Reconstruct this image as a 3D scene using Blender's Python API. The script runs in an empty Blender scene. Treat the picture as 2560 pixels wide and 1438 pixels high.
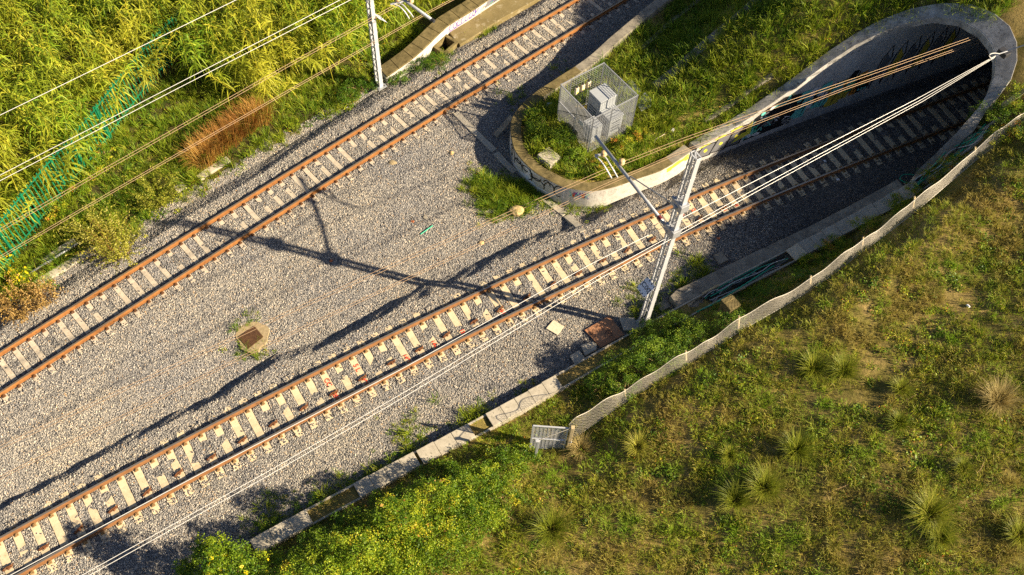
import bpy, bmesh, math, random
import numpy as np
from mathutils import Vector, Matrix

R = random.Random(7)
NR = np.random.default_rng(11)
S = bpy.context.scene
COL = S.collection
D = bpy.data

# ------------------------------------------------------------ camera
CAM_H, CAM_PITCH, CAM_ROLL, CAM_F = 31.787, 0.557125, 0.072303, 2354.2
cam = D.cameras.new('drone_camera')
cam.sensor_width = 36.0
cam.lens = CAM_F / 2560 * 36.0
cam.clip_start, cam.clip_end = 0.5, 1500
camo = D.objects.new('drone_camera', cam)
COL.objects.link(camo)
_f = Vector((0, math.sin(CAM_PITCH), -math.cos(CAM_PITCH)))
_r0 = Vector((1, 0, 0)); _u0 = _r0.cross(_f)
_c, _s = math.cos(CAM_ROLL), math.sin(CAM_ROLL)
_r = _c * _r0 + _s * _u0; _u = -_s * _r0 + _c * _u0
camo.matrix_world = Matrix(((_r.x, _u.x, -_f.x, 0), (_r.y, _u.y, -_f.y, 0), (_r.z, _u.z, -_f.z, CAM_H), (0, 0, 0, 1)))
S.camera = camo

# ------------------------------------------------------------ sky, sun, exposure
SUN_EL, SUN_AZ = math.radians(27.8), math.atan2(0.985, -0.174)
w = D.worlds.new('World'); S.world = w; w.use_nodes = True
wn = w.node_tree
sky = wn.nodes.new('ShaderNodeTexSky'); sky.sky_type = 'NISHITA'; sky.sun_disc = False
sky.dust_density = 0.6; sky.ozone_density = 0.3; sky.air_density = 0.55; sky.sun_elevation = SUN_EL; sky.sun_rotation = SUN_AZ
bg = wn.nodes['Background']; bg.inputs[1].default_value = 0.05
wn.links.new(sky.outputs[0], bg.inputs[0])
sun = D.lights.new('sun', 'SUN'); sun.energy = 5.0; sun.angle = math.radians(0.5); sun.color = (1.0, 0.84, 0.60)
suno = D.objects.new('sun', sun); COL.objects.link(suno)
_sd = Vector((math.cos(SUN_EL) * 0.985, -math.cos(SUN_EL) * 0.174, math.sin(SUN_EL)))
suno.rotation_euler = _sd.to_track_quat('Z', 'Y').to_euler()
suno.location = (40, -7, 22)
S.view_settings.view_transform = 'Standard'; S.view_settings.look = 'None'
S.view_settings.exposure = 1.5; S.view_settings.gamma = 1.0
S.view_settings.use_curve_mapping = False
S.render.engine = 'CYCLES'
S.cycles.max_bounces = 6; S.cycles.diffuse_bounces = 3; S.cycles.transmission_bounces = 4
S.cycles.use_denoising = False

# ------------------------------------------------------------ track axes and the lie of the land
# portal line: its far rail is y = fB(x) up to x = 16 and straight beyond; s runs along it, n to its left
def fB(x):
    x = np.asarray(x, float)
    y = -3.614e-3 * x * x + 0.660349 * x + 20.302387
    y16 = -3.614e-3 * 256 + 0.660349 * 16 + 20.302387
    return np.where(x <= 16, y, y16 + (0.660349 - 2 * 3.614e-3 * 16) * (x - 16))
def gB(x):
    x = np.asarray(x, float)
    return 0.660349 - 2 * 3.614e-3 * np.minimum(x, 16)
_XT = np.linspace(-60, 90, 6001); _YT = fB(_XT)
_ST = np.concatenate([[0], np.cumsum(np.hypot(np.diff(_XT), np.diff(_YT)))]); _ST = _ST - np.interp(0, _XT, _ST)
def B(s, n):
    x = float(np.interp(s, _ST, _XT)); g = float(gB(x)); L = math.hypot(1, g)
    return (x - n * g / L, float(fB(x)) + n / L)
def dirB(s):
    g = float(gB(np.interp(s, _ST, _XT))); L = math.hypot(1, g); return (1 / L, g / L)
def snB(x, y):
    x = np.asarray(x, float); y = np.asarray(y, float); q = x.copy()
    for _ in range(25):
        g = gB(q); L = np.hypot(1, g)
        q = q + 0.9 * ((x - q) + (y - fB(q)) * g) / (L * L)
    g = gB(q); L = np.hypot(1, g)
    return np.interp(q, _XT, _ST), (-(x - q) * g + (y - fB(q))) / L
# second line: centre y = fA(x)
def fA(x): return -2.009e-3 * np.asarray(x, float) ** 2 + 0.992 * np.asarray(x, float) + 33.479
def gA(x): return -4.018e-3 * np.asarray(x, float) + 0.992
_SA = np.concatenate([[0], np.cumsum(np.hypot(np.diff(_XT), np.diff(fA(_XT))))]); _SA = _SA - np.interp(0, _XT, _SA)
def A(s, n):
    x = float(np.interp(s, _SA, _XT)); g = float(gA(x)); L = math.hypot(1, g)
    return (x - n * g / L, float(fA(x)) + n / L)
def dirA(s):
    g = float(gA(np.interp(s, _SA, _XT))); L = math.hypot(1, g); return (1 / L, g / L)
def snA(x, y):
    x = np.asarray(x, float); y = np.asarray(y, float); q = x.copy()
    for _ in range(25):
        g = gA(q); L = np.hypot(1, g)
        q = q + 0.9 * ((x - q) + (y - fA(q)) * g) / (L * L)
    g = gA(q); L = np.hypot(1, g)
    return np.interp(q, _XT, _SA), (-(x - q) * g + (y - fA(q))) / L
CB = -0.79
def wob(x, y, k=1.0):
    return (np.sin(1.31 * k * x + 0.7 * np.sin(0.83 * k * y)) + np.sin(1.17 * k * y + 1.1 * np.sin(0.71 * k * x) + 2.0)
            + 0.6 * np.sin(2.9 * k * x - 2.3 * k * y + 1.0)) / 2.6
def zbed(x, y):
    x = np.asarray(x, float); y = np.asarray(y, float)
    sb, nb = snB(x, y); nb = nb - CB; sa, na = snA(x, y)
    w = wob(x, y)
    hb = np.where(nb >= 0, -0.025 - np.clip((nb - 1.72 - 0.2 * w - 0.08 * wob(x, y, 4.3)) * 0.72, 0, 9), -0.03 - np.clip((-nb - 1.75) * 0.045, 0, 0.09))
    ha = np.where(na >= 0, -0.025 - np.clip((na - 1.6 - 0.12 * w) * 0.5, 0, 9), -0.03 - np.clip((-na - 1.6) * 0.085, 0, 9))
    z = np.maximum(np.maximum(hb, ha), -0.46 + 0.03 * w)
    left = np.clip((na - 2.7) / 1.2, 0, 1)
    rise = np.clip((sa + 8) / 2.5, 0, 1)
    z = z * (1 - left) + (-0.35 + 0.12 * w + rise * (0.27 - 0.08 * w)) * left
    return z + 0.018 * wob(x, y, 2.7) + 0.012 * wob(x + 9, y, 5.1)
RZ_S = [5, 10, 12, 14, 16, 18, 20, 22]; RZ_Z = [.4, .65, 1.15, 2.05, 3.25, 4.45, 5.65, 6.85]
def zrim(s): return float(np.interp(s, RZ_S, RZ_Z))
TR_S = [-40, -12, -5, -2.6, 7, 12, 14, 16, 17, 18, 19, 20.5, 23, 30]
TR_N = [-4.9, -4.9, -5.05, -5.03, -4.62, -4.5, -4.45, -4.45, -4.45, -4.45, -4.6, -4.7, -4.9, -5.2]
TR_Z = [.15, .15, .2, .22, .34, .62, .95, 1.45, 2.1, 3.2, 4.3, 5.6, 6.4, 8.0]
def trn(s): return np.interp(s, TR_S, TR_N)      # centre line of the cable channel
def trz(s): return np.interp(s, TR_S, TR_Z)
FENCE = [(2.455, 13.251, 0.350), (4.456, 14.718, 1.050), (6.561, 16.061, 1.600), (8.439, 17.357, 2.000), (11.114, 19.105, 2.500), (13.152, 20.772, 2.850), (15.132, 22.399, 3.300), (17.701, 24.727, 3.900), (19.324, 25.939, 4.800), (20.360, 26.704, 5.700)]
NOSE = [(6.928, 26.571, 0.700), (5.979, 25.757, 0.700), (5.051, 25.245, 0.720), (4.320, 24.820, 0.740), (3.933, 24.628, 0.750), (3.449, 24.436, 0.750), (2.999, 24.332, 0.750), (2.632, 24.340, 0.750), (2.213, 24.386, 0.750), (1.759, 24.471, 0.750), (1.418, 24.631, 0.750), (1.057, 24.832, 0.750), (0.694, 25.055, 0.750), (0.340, 25.368, 0.750), (0.070, 25.669, 0.750), (-0.189, 26.019, 0.750), (-0.383, 26.400, 0.750), (-0.524, 27.016, 0.750), (-0.578, 27.605, 0.750), (-0.524, 28.143, 0.750), (-0.243, 28.758, 0.750), (0.068, 29.241, 0.750), (0.503, 29.815, 0.750), (0.985, 30.293, 0.760), (1.541, 30.828, 0.800), (2.121, 31.352, 0.860), (2.843, 32.064, 0.980), (3.590, 32.976, 1.120), (4.314, 33.806, 1.250), (5.045, 34.602, 1.400), (5.776, 35.324, 1.600), (6.711, 36.245, 1.800), (8.040, 37.589, 2.100), (9.969, 39.519, 2.600)]
_cp = []
for _sv in (6.5, 8, 10, 11, 12, 13, 14, 15, 16, 17, 18, 19, 20): 
    _x, _y = B(_sv, 2.45); _cp.append((_x, _y, max(zrim(_sv) - .12, .5)))
for _sv, _n, _z in ((20.6, .6, 5.85), (21.2, -.6, 6.15), (21.3, -1.6, 6.2), (20.9, -2.8, 5.95), (19.9, -3.75, 5.3), (24, 3, 6.9), (24, -1, 7.2), (24, -4, 6.7), (30, 4, 8.2), (30, -1, 8.6), (30, -6, 8.2), (40, 0, 10), (40, 12, 9.5), (40, -14, 9.5)):
    _x, _y = B(_sv, _n); _cp.append((_x, _y, _z))
for _sv in (-30, -24, -18, -12, -8, -4, 0, 4, 8, 11, 13, 15, 16.5, 17.5, 18.5, 19.5):
    _x, _y = B(_sv, float(trn(_sv)) - .32); _cp.append((_x, _y, float(trz(_sv)) - .14))
    if _sv < 14:
        _x, _y = B(_sv, float(trn(_sv)) - .95); _cp.append((_x, _y, float(trz(_sv)) - .02))
for _p in FENCE[1:]: _cp.append(_p)
for _p in FENCE[1:]:
    _sv, _n = snB(_p[0], _p[1]); 
    for _dn, _dz in ((2.5, .38), (6, .75), (11, 1.05), (18, 1.3)):
        _x, _y = B(float(_sv), float(_n) - _dn); _cp.append((_x, _y, _p[2] + _dz))
_cp += [FENCE[0], (1.128, 12.996, 0.200), (2.135, 12.559, 0.350), (0.746, 11.988, 0.400)]
for _sv, _n, _z in ((-3, -10, 1.0), (-3, -14, 1.4), (-3, -20, 1.8), (-7, -7.2, .75), (-7, -10, 1.1), (-7, -16, 1.6), (-12, -6.8, .75), (-12, -10, 1.1), (-12, -18, 1.7), (-18, -7, .8), (-18, -14, 1.3), (-28, -7, .8), (-28, -16, 1.4)):
    _x, _y = B(_sv, _n); _cp.append((_x, _y, _z))
for _p in NOSE[3:24:3]:
    _cp.append((_p[0], _p[1], .45))
for _p in NOSE[24:]: _cp.append((_p[0] + .45, _p[1] - .45, _p[2] - .4)); _cp.append((_p[0] + 1.4, _p[1] - 1.4, _p[2] - .35))
_cp += [(2.830, 26.393, 0.720), (1.441, 28.192, 0.750), (4.664, 27.900, 0.800), (5.773, 29.971, 1.000), (6.794, 28.411, 1.000), (7.961, 32.051, 2.100), (9.949, 33.612, 3.200), (9.997, 30.927, 2.900), (11.529, 32.114, 4.000), (13.013, 33.395, 5.200), (11.183, 35.569, 3.900)]
_P = np.array(_cp, float)
def _U(d2): return np.where(d2 > 1e-9, d2 * np.log(np.maximum(d2, 1e-9)), 0.0)
def _tps(P, lam=0.25):
    n = len(P); d2 = ((P[:, None, :2] - P[None, :, :2]) ** 2).sum(-1)
    K = _U(d2) + lam * np.eye(n); Q = np.c_[np.ones(n), P[:, :2]]
    M = np.block([[K, Q], [Q.T, np.zeros((3, 3))]]); return np.linalg.solve(M, np.r_[P[:, 2], 0, 0, 0])
_W = _tps(_P)
def zhill(x, y):
    x = np.asarray(x, float); y = np.asarray(y, float); o = np.empty(x.size); xf, yf = x.ravel(), y.ravel()
    for i in range(0, x.size, 20000):
        a, b = xf[i:i + 20000], yf[i:i + 20000]
        d2 = (a[:, None] - _P[None, :, 0]) ** 2 + (b[:, None] - _P[None, :, 1]) ** 2
        o[i:i + 20000] = _U(d2) @ _W[:-3] + _W[-3] + _W[-2] * a + _W[-1] * b
    return o.reshape(x.shape) + 0.045 * wob(xf, yf, 1.3).reshape(x.shape) + 0.02 * wob(xf + 5, yf, 3.7).reshape(x.shape)
# outline of everything that is hill rather than track bed
def offset_line(pts, d):
    out = []
    for i, q in enumerate(pts):
        a = pts[max(i - 1, 0)]; b = pts[min(i + 1, len(pts) - 1)]
        tx, ty = b[0] - a[0], b[1] - a[1]; L = math.hypot(tx, ty) or 1
        out.append((q[0] - ty / L * d, q[1] + tx / L * d) + tuple(q[2:]))
    return out
RIM_IN = [(10.0, 1.76, .66), (11.0, 1.77, .9), (11.9, 1.78, 1.13), (12.8, 1.78, 1.5), (13.6, 1.78, 1.88), (14.4, 1.78, 2.29), (15.1, 1.79, 2.71), (16.0, 1.79, 3.25), (17.1, 1.72, 3.91), (18.0, 1.5, 4.45), (18.9, 1.14, 5.0), (19.7, .62, 5.45), (20.2, -.18, 5.77), (20.38, -1.1, 5.88), (20.33, -1.8, 5.85), (20.15, -2.38, 5.74), (19.8, -2.9, 5.53), (19.3, -3.38, 5.22), (18.8, -3.66, 4.93), (18.3, -3.86, 4.63), (17.9, -3.93, 3.9), (17.4, -3.93, 2.9), (16.9, -3.9, 1.95)]
RIM_OUT = [(9.9, 2.22, .64), (10.9, 2.24, .88), (11.8, 2.24, 1.1), (12.7, 2.22, 1.46), (13.5, 2.22, 1.86), (14.3, 2.22, 2.23), (15.2, 2.23, 2.77), (16.2, 2.26, 3.37), (17.3, 2.2, 4.03), (18.3, 2.02, 4.63), (19.3, 1.62, 5.23), (20.15, 1.0, 5.74), (20.8, .2, 6.12), (21.1, -.75, 6.32), (21.15, -1.6, 6.35), (20.95, -2.35, 6.22), (20.55, -3.0, 5.98), (20.0, -3.52, 5.65), (19.4, -3.78, 5.28), (18.9, -3.95, 4.9), (18.5, -4.2, 4.1), (18.0, -4.25, 3.1), (17.5, -4.25, 2.1)]
_rimmid = []
for a, b in zip(RIM_IN, RIM_OUT): _rimmid.append(B((a[0] + b[0]) / 2, (a[1] + b[1]) / 2))
WALLC = offset_line(NOSE, -.22)
HILL_POLY = [B(sv, float(trn(sv))) for sv in np.arange(-60, 17.2, 1.0)] + [q for q in _rimmid[::-1]][3:] + [(q[0], q[1]) for q in WALLC] + [(30, 75), (95, 95), (95, -60), (-40, -60)]
def inpoly(x, y, poly):
    x = np.asarray(x, float); y = np.asarray(y, float); c = np.zeros(x.shape, bool); n = len(poly)
    for i in range(n):
        x1, y1 = poly[i][:2]; x2, y2 = poly[(i + 1) % n][:2]
        if y1 == y2: continue
        c ^= ((y1 > y) != (y2 > y)) & (x < (x2 - x1) * (y - y1) / (y2 - y1) + x1)
    return c
def zland(x, y):
    return np.where(inpoly(x, y, HILL_POLY), zhill(x, y), zbed(x, y))
def zl(x, y): return float(zland(np.array([x]), np.array([y]))[0])

# ------------------------------------------------------------ helpers
def tag(o, label=None, cat=None, group=None, kind=None):
    if label: o['label'] = label
    if cat: o['category'] = cat
    if group: o['group'] = group
    if kind: o['kind'] = kind
    return o

def link(name, me, parent=None, loc=None):
    o = D.objects.new(name, me); COL.objects.link(o)
    if parent is not None: o.parent = parent
    if loc is not None: o.location = loc
    return o

def empty(name, label, cat, loc=(0, 0, 0), group=None, rz=0.0):
    o = D.objects.new(name, None); COL.objects.link(o)
    o.location = loc; o.rotation_euler[2] = rz; o.empty_display_size = .3
    return tag(o, label, cat, group)

def copy_tree(o, parent=None):
    c = o.copy(); COL.objects.link(c)
    if parent is not None: c.parent = parent
    for ch in list(o.children): copy_tree(ch, c)
    return c

class MB:
    """collects faces, then links them as one mesh object"""
    def __init__(s): s.v = []; s.f = []; s.m = []; s.k = 0
    def add(s, vs, fs, m=None):
        b = len(s.v); s.v += [tuple(q) for q in vs]; s.f += [tuple(i + b for i in f) for f in fs]
        s.m += [s.k if m is None else m] * len(fs); return s
    def box(s, c, sx, sy, sz, ang=0.0, m=None, top=1.0, tilt=None):
        """box centred in x and y on c, standing on c's z"""
        ca, sa = math.cos(ang), math.sin(ang); vs = []
        for z, k in ((0, 1.0), (sz, top)):
            for x, y in ((-1, -1), (1, -1), (1, 1), (-1, 1)):
                px, py = x * sx / 2 * k, y * sy / 2 * k; q = Vector((px, py, z))
                if tilt: q = Matrix.Rotation(tilt[0], 3, 'X') @ Matrix.Rotation(tilt[1], 3, 'Y') @ q
                vs.append((c[0] + q.x * ca - q.y * sa, c[1] + q.x * sa + q.y * ca, c[2] + q.z))
        return s.add(vs, [(3, 2, 1, 0), (4, 5, 6, 7), (0, 1, 5, 4), (1, 2, 6, 5), (2, 3, 7, 6), (3, 0, 4, 7)], m)
    def bar(s, a, b, w, h=None, m=None, up=(0, 0, 1)):
        """rectangular bar from a to b"""
        a, b = Vector(a), Vector(b); h = h or w; d = (b - a).normalized(); u = Vector(up)
        if abs(d.dot(u)) > .98: u = Vector((1, 0, 0))
        r = d.cross(u).normalized(); u = r.cross(d)
        vs = [p + r * (i * w / 2) + u * (j * h / 2) for p in (a, b) for i, j in ((-1, -1), (1, -1), (1, 1), (-1, 1))]
        return s.add(vs, [(0, 1, 2, 3), (7, 6, 5, 4), (4, 5, 1, 0), (5, 6, 2, 1), (6, 7, 3, 2), (7, 4, 0, 3)], m)
    def tube(s, path, r, n=6, m=None, caps=True):
        path = [Vector(q) for q in path]; vs = []; N = len(path)
        rr = r if isinstance(r, (list, tuple)) else [r] * N
        for i, q in enumerate(path):
            d = (path[min(i + 1, N - 1)] - path[max(i - 1, 0)]).normalized()
            u = Vector((0, 0, 1)) if abs(d.z) < .95 else Vector((1, 0, 0))
            a = d.cross(u).normalized(); b = a.cross(d)
            for k in range(n):
                t = 2 * math.pi * k / n; vs.append(q + (a * math.cos(t) + b * math.sin(t)) * rr[i])
        fs = [(i * n + k, i * n + (k + 1) % n, (i + 1) * n + (k + 1) % n, (i + 1) * n + k) for i in range(N - 1) for k in range(n)]
        if caps: fs += [tuple(range(n))[::-1], tuple((N - 1) * n + k for k in range(n))]
        return s.add(vs, fs, m)
    def sweep(s, rows, closed=True, m=None, caps=True):
        """rows: list of equal-length point rings"""
        n = len(rows[0]); vs = [q for r in rows for q in r]; fs = []
        for i in range(len(rows) - 1):
            for k in range(n if closed else n - 1):
                fs.append((i * n + k, i * n + (k + 1) % n, (i + 1) * n + (k + 1) % n, (i + 1) * n + k))
        if closed and caps: fs += [tuple(range(n))[::-1], tuple((len(rows) - 1) * n + k for k in range(n))]
        return s.add(vs, fs, m)
    def prism(s, poly, z0, z1, m=None):
        """outline (counter-clockwise) raised from z0 to z1; z may be lists"""
        n = len(poly); z0 = z0 if isinstance(z0, (list, tuple)) else [z0] * n; z1 = z1 if isinstance(z1, (list, tuple)) else [z1] * n
        vs = [(q[0], q[1], z) for q, z in zip(poly, z0)] + [(q[0], q[1], z) for q, z in zip(poly, z1)]
        return s.add(vs, [tuple(range(n))[::-1], tuple(range(n, 2 * n))] + [(i, (i + 1) % n, n + (i + 1) % n, n + i) for i in range(n)], m)
    def mesh(s, name, mats):
        me = D.meshes.new(name); me.from_pydata(s.v, [], s.f)
        for mt in (mats if isinstance(mats, (list, tuple)) else [mats]): me.materials.append(mt)
        if any(s.m): me.polygons.foreach_set('material_index', s.m)
        bm = bmesh.new(); bm.from_mesh(me); bmesh.ops.recalc_face_normals(bm, faces=bm.faces); bm.to_mesh(me); bm.free()
        return me
    def build(s, name, mats, parent=None, loc=None, bevel=0.0, smooth=False):
        me = s.mesh(name, mats)
        if smooth: me.polygons.foreach_set('use_smooth', [True] * len(me.polygons))
        o = link(name, me, parent, loc)
        if bevel:
            b = o.modifiers.new('bevel', 'BEVEL'); b.width = bevel; b.segments = 2; b.limit_method = 'ANGLE'
        return o

def np_mesh(name, V, F, mats, var=None, smooth=False):
    """quads or triangles straight from numpy arrays"""
    me = D.meshes.new(name); k = F.shape[1]
    me.vertices.add(len(V)); me.vertices.foreach_set('co', np.ascontiguousarray(V, dtype=np.float32).ravel())
    me.loops.add(F.size); me.loops.foreach_set('vertex_index', np.ascontiguousarray(F, dtype=np.int32).ravel())
    me.polygons.add(len(F)); me.polygons.foreach_set('loop_start', np.arange(0, F.size, k, dtype=np.int32))
    me.polygons.foreach_set('loop_total', np.full(len(F), k, dtype=np.int32))
    for mt in (mats if isinstance(mats, (list, tuple)) else [mats]): me.materials.append(mt)
    if var is not None:
        a = me.attributes.new('v', 'FLOAT', 'POINT'); a.data.foreach_set('value', np.asarray(var, np.float32))
    me.update(calc_edges=True)
    if smooth: me.polygons.foreach_set('use_smooth', np.ones(len(F), bool))
    return me

def letters(name, text, size, mt, parent, bold=0.0):
    """flat lettering turned into a mesh"""
    fc = D.curves.new(name, 'FONT'); fc.body = text; fc.size = size; fc.align_x = 'CENTER'; fc.align_y = 'CENTER'; fc.offset = bold
    t = D.objects.new(name, fc); COL.objects.link(t); dg = bpy.context.evaluated_depsgraph_get()
    me = D.meshes.new_from_object(t.evaluated_get(dg)); D.objects.remove(t); D.curves.remove(fc); me.materials.clear(); me.materials.append(mt)
    me.name = name; return link(name, me, parent)

# ------------------------------------------------------------ materials
class NT:
    def __init__(s, name):
        s.mat = D.materials.new(name); s.mat.use_nodes = True; s.t = s.mat.node_tree; s.n = s.t.nodes
        s.bsdf = s.n['Principled BSDF']; s.out = s.n['Material Output']
    def new(s, k, **kw):
        q = s.n.new(k)
        for a, b in kw.items(): setattr(q, a, b)
        return q
    def ln(s, a, b): s.t.links.new(a, b)
    def pos(s): return s.new('ShaderNodeNewGeometry').outputs['Position']
    def noise(s, scale, detail=4, rough=.6, vec=None, dist=0.0):
        q = s.new('ShaderNodeTexNoise'); q.inputs['Scale'].default_value = scale; q.inputs['Detail'].default_value = detail
        q.inputs['Roughness'].default_value = rough; q.inputs['Distortion'].default_value = dist
        s.ln(vec if vec is not None else s.pos(), q.inputs['Vector']); return q.outputs['Fac']
    def ramp(s, fac, stops, interp='LINEAR'):
        q = s.new('ShaderNodeValToRGB'); q.color_ramp.interpolation = interp; e = q.color_ramp.elements
        while len(e) < len(stops): e.new(.5)
        for el, (p, c) in zip(e, stops): el.position = p; el.color = (*c, 1) if len(c) == 3 else c
        s.ln(fac, q.inputs['Fac']); return q.outputs['Color']
    def mix(s, fac, a, b, mode='MIX'):
        q = s.new('ShaderNodeMix', data_type='RGBA', blend_type=mode)
        for sock, v in ((0, fac), (6, a), (7, b)):
            if isinstance(v, (int, float)): q.inputs[sock].default_value = v
            elif isinstance(v, tuple): q.inputs[sock].default_value = (*v, 1) if len(v) == 3 else v
            else: s.ln(v, q.inputs[sock])
        return q.outputs[2]
    def bump(s, h, strength=.4, dist=.02):
        q = s.new('ShaderNodeBump'); q.inputs['Strength'].default_value = strength; q.inputs['Distance'].default_value = dist
        s.ln(h, q.inputs['Height']); s.ln(q.outputs['Normal'], s.bsdf.inputs['Normal']); return q
    def col(s, c):
        if isinstance(c, tuple): s.bsdf.inputs['Base Color'].default_value = (*c, 1)
        else: s.ln(c, s.bsdf.inputs['Base Color'])
    def set(s, rough=.8, metal=0.0, spec=None):
        s.bsdf.inputs['Roughness'].default_value = rough; s.bsdf.inputs['Metallic'].default_value = metal
        if spec is not None: s.bsdf.inputs['Specular IOR Level'].default_value = spec
        return s

def weathered(name, c1, c2, c3=None, scale=6.0, rough=.85, metal=0.0, bump=.3, bscale=40, lo=.35, hi=.7):
    t = NT(name); a = t.noise(scale, 6, .65); c = t.ramp(a, [(lo, c1), (hi, c2)])
    if c3: c = t.mix(t.ramp(t.noise(scale * 2.7, 5, .7), [(.55, (0, 0, 0)), (.68, (1, 1, 1))]), c, c3)
    f = t.ramp(t.noise(bscale, 3, .6), [(.2, (.82, .82, .82)), (.8, (1.12, 1.12, 1.12))])
    t.col(t.mix(1.0, c, f, 'MULTIPLY')); t.set(rough, metal, .3)
    if bump: t.bump(t.noise(bscale, 4, .7), bump, .01)
    return t.mat

def flat(name, c, rough=.6, metal=0.0, var=.12, scale=14.0):
    t = NT(name); f = t.ramp(t.noise(scale, 4, .6), [(.25, (1 - var,) * 3), (.75, (1 + var,) * 3)])
    t.col(t.mix(1.0, c, f, 'MULTIPLY')); t.set(rough, metal, .4); return t.mat

def leafmat(name, stops, trans=.35, rough=.55, world=None, wscale=.5, wamt=.5, world2=None):
    """foliage: colour picked by the leaf's own value, plus drifts of another colour over the ground"""
    t = NT(name); at = t.new('ShaderNodeAttribute', attribute_name='v'); at.attribute_type = 'GEOMETRY'
    oi = t.new('ShaderNodeObjectInfo')
    ad = t.new('ShaderNodeMath', operation='ADD'); t.ln(at.outputs['Fac'], ad.inputs[0])
    sub = t.new('ShaderNodeMath', operation='MULTIPLY_ADD'); t.ln(oi.outputs['Random'], sub.inputs[0]); sub.inputs[1].default_value = .5; sub.inputs[2].default_value = -.25
    t.ln(sub.outputs[0], ad.inputs[1]); c = t.ramp(ad.outputs[0], stops)
    if world:
        f = t.ramp(t.noise(wscale, 4, .6, oi.outputs['Location']), [(.42, (0, 0, 0)), (.6, (wamt,) * 3)])
        c = t.mix(f, c, world)
    if world2:
        mp = t.new('ShaderNodeVectorMath', operation='ADD'); t.ln(oi.outputs['Location'], mp.inputs[0]); mp.inputs[1].default_value = (31, 17, 0)
        c = t.mix(t.ramp(t.noise(.75, 4, .65, mp.outputs[0]), [(.50, (0, 0, 0)), (.62, (.8, .8, .8))]), c, world2)
    t.col(c); t.set(rough, 0, .25)
    tr = t.new('ShaderNodeBsdfTranslucent'); t.ln(c, tr.inputs['Color'])
    mx = t.new('ShaderNodeMixShader'); mx.inputs[0].default_value = trans
    t.ln(t.bsdf.outputs[0], mx.inputs[1]); t.ln(tr.outputs[0], mx.inputs[2]); t.ln(mx.outputs[0], t.out.inputs['Surface'])
    return t.mat

M = {}
M['rust'] = weathered('rusted_rail_steel', (.24, .10, .030), (.36, .165, .05), (.16, .07, .028), 3.0, .75, .15, .25, 60)
M['rustB'] = weathered('worn_rail_steel', (.22, .105, .042), (.32, .16, .065), (.15, .08, .04), 3.0, .65, .2, .25, 60)
M['railtop'] = flat('polished_rail_head', (.42, .31, .20), .38, .7, .15, 6)
M['railtopB'] = flat('worn_rail_head', (.52, .43, .33), .32, .8, .12, 6)
M['clip'] = weathered('rusted_clip', (.10, .05, .025), (.19, .09, .04), None, 30, .8, .2, 0)
M['clipB'] = weathered('tan_clip', (.20, .12, .05), (.40, .27, .12), (.08, .045, .025), 9, .8, .1, 0)
M['anchor'] = weathered('rusted_anchor', (.11, .045, .02), (.20, .08, .03), (.07, .03, .015), 12, .8, .2, .2, 60)
M['concA'] = weathered('sleeper_concrete_grey', (.40, .34, .26), (.55, .48, .37), (.28, .22, .15), 5, .9, 0, .25, 70)
M['concB'] = weathered('sleeper_concrete_tan', (.52, .42, .27), (.63, .52, .35), (.44, .33, .19), 5, .9, 0, .2, 70)
M['conc'] = weathered('weathered_concrete', (.17, .15, .12), (.34, .30, .23), (.10, .09, .07), 2.2, .92, 0, .35, 45)
M['concmoss'] = weathered('mossy_concrete', (.10, .078, .03), (.22, .17, .075), (.065, .055, .022), 3.2, .95, 0, .35, 40)
M['concpale'] = weathered('pale_concrete', (.36, .32, .25), (.50, .45, .36), (.22, .20, .15), 3.0, .92, 0, .3, 45)
M['wet'] = weathered('wet_concrete', (.15, .115, .045), (.22, .17, .075), (.34, .29, .19), 1.1, .7, 0, .2, 40, .3, .62)
M['white'] = weathered('whitewashed_concrete', (.44, .41, .36), (.62, .59, .53), (.24, .22, .18), 4.0, .85, 0, .2, 40)
M['rimc'] = weathered('portal_concrete', (.20, .195, .185), (.46, .44, .41), (.085, .08, .075), 2.6, .92, 0, .4, 30)
M['lining'] = weathered('tunnel_lining', (.40, .38, .36), (.55, .53, .50), (.26, .245, .23), 1.2, .92, 0, .3, 25)
M['galv'] = flat('galvanised_steel', (.33, .34, .36), .5, .35, .12, 8)
M['galvw'] = flat('white_galvanised_steel', (.50, .51, .53), .45, .25, .08, 8)
M['cab'] = flat('grey_cabinet_paint', (.34, .36, .38), .45, 0, .06, 6)
M['cabdark'] = flat('cabinet_louvre', (.09, .10, .11), .5, 0, .06, 6)
M['wirew'] = flat('bright_aluminium_wire', (.62, .61, .58), .35, .2, .05, 6)
M['wirec'] = flat('brown_copper_wire', (.36, .24, .14), .5, .3, .1, 6)
M['insul'] = flat('tan_insulator', (.55, .38, .20), .4, 0, .08, 20)
M['dark'] = flat('dark_steel', (.05, .05, .055), .5, .3, .1, 10)
M['green'] = weathered('green_fence_paint', (.004, .10, .045), (.006, .17, .075), (.004, .06, .03), 3, .5, 0, .1, 40)
M['signw'] = flat('white_sign', (.62, .64, .70), .5, 0, .05, 8)
M['black'] = flat('black_paint', (.012, .012, .014), .6, 0, .1, 8)
M['maroon'] = flat('maroon_band', (.16, .03, .03), .5, 0, .1, 8)
M['red'] = flat('red_paint', (.62, .07, .03), .7, 0, .15, 20)
M['wood'] = weathered('weathered_wood', (.42, .32, .17), (.60, .48, .28), (.25, .18, .09), 7, .85, 0, .3, 60)
M['boardw'] = weathered('pale_board', (.52, .44, .31), (.66, .58, .43), (.42, .33, .20), 8, .85, 0, .2, 60)
M['boardr'] = weathered('rusty_sheet', (.34, .16, .08), (.46, .24, .13), (.28, .10, .04), 3, .8, 0, .2, 50)
M['cableg'] = flat('green_cable', (.02, .36, .22), .4, 0, .1, 10)
M['cablek'] = flat('black_cable', (.02, .02, .022), .5, 0, .1, 10)
M['cablew'] = flat('grey_cable', (.45, .45, .44), .5, 0, .1, 10)
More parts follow.
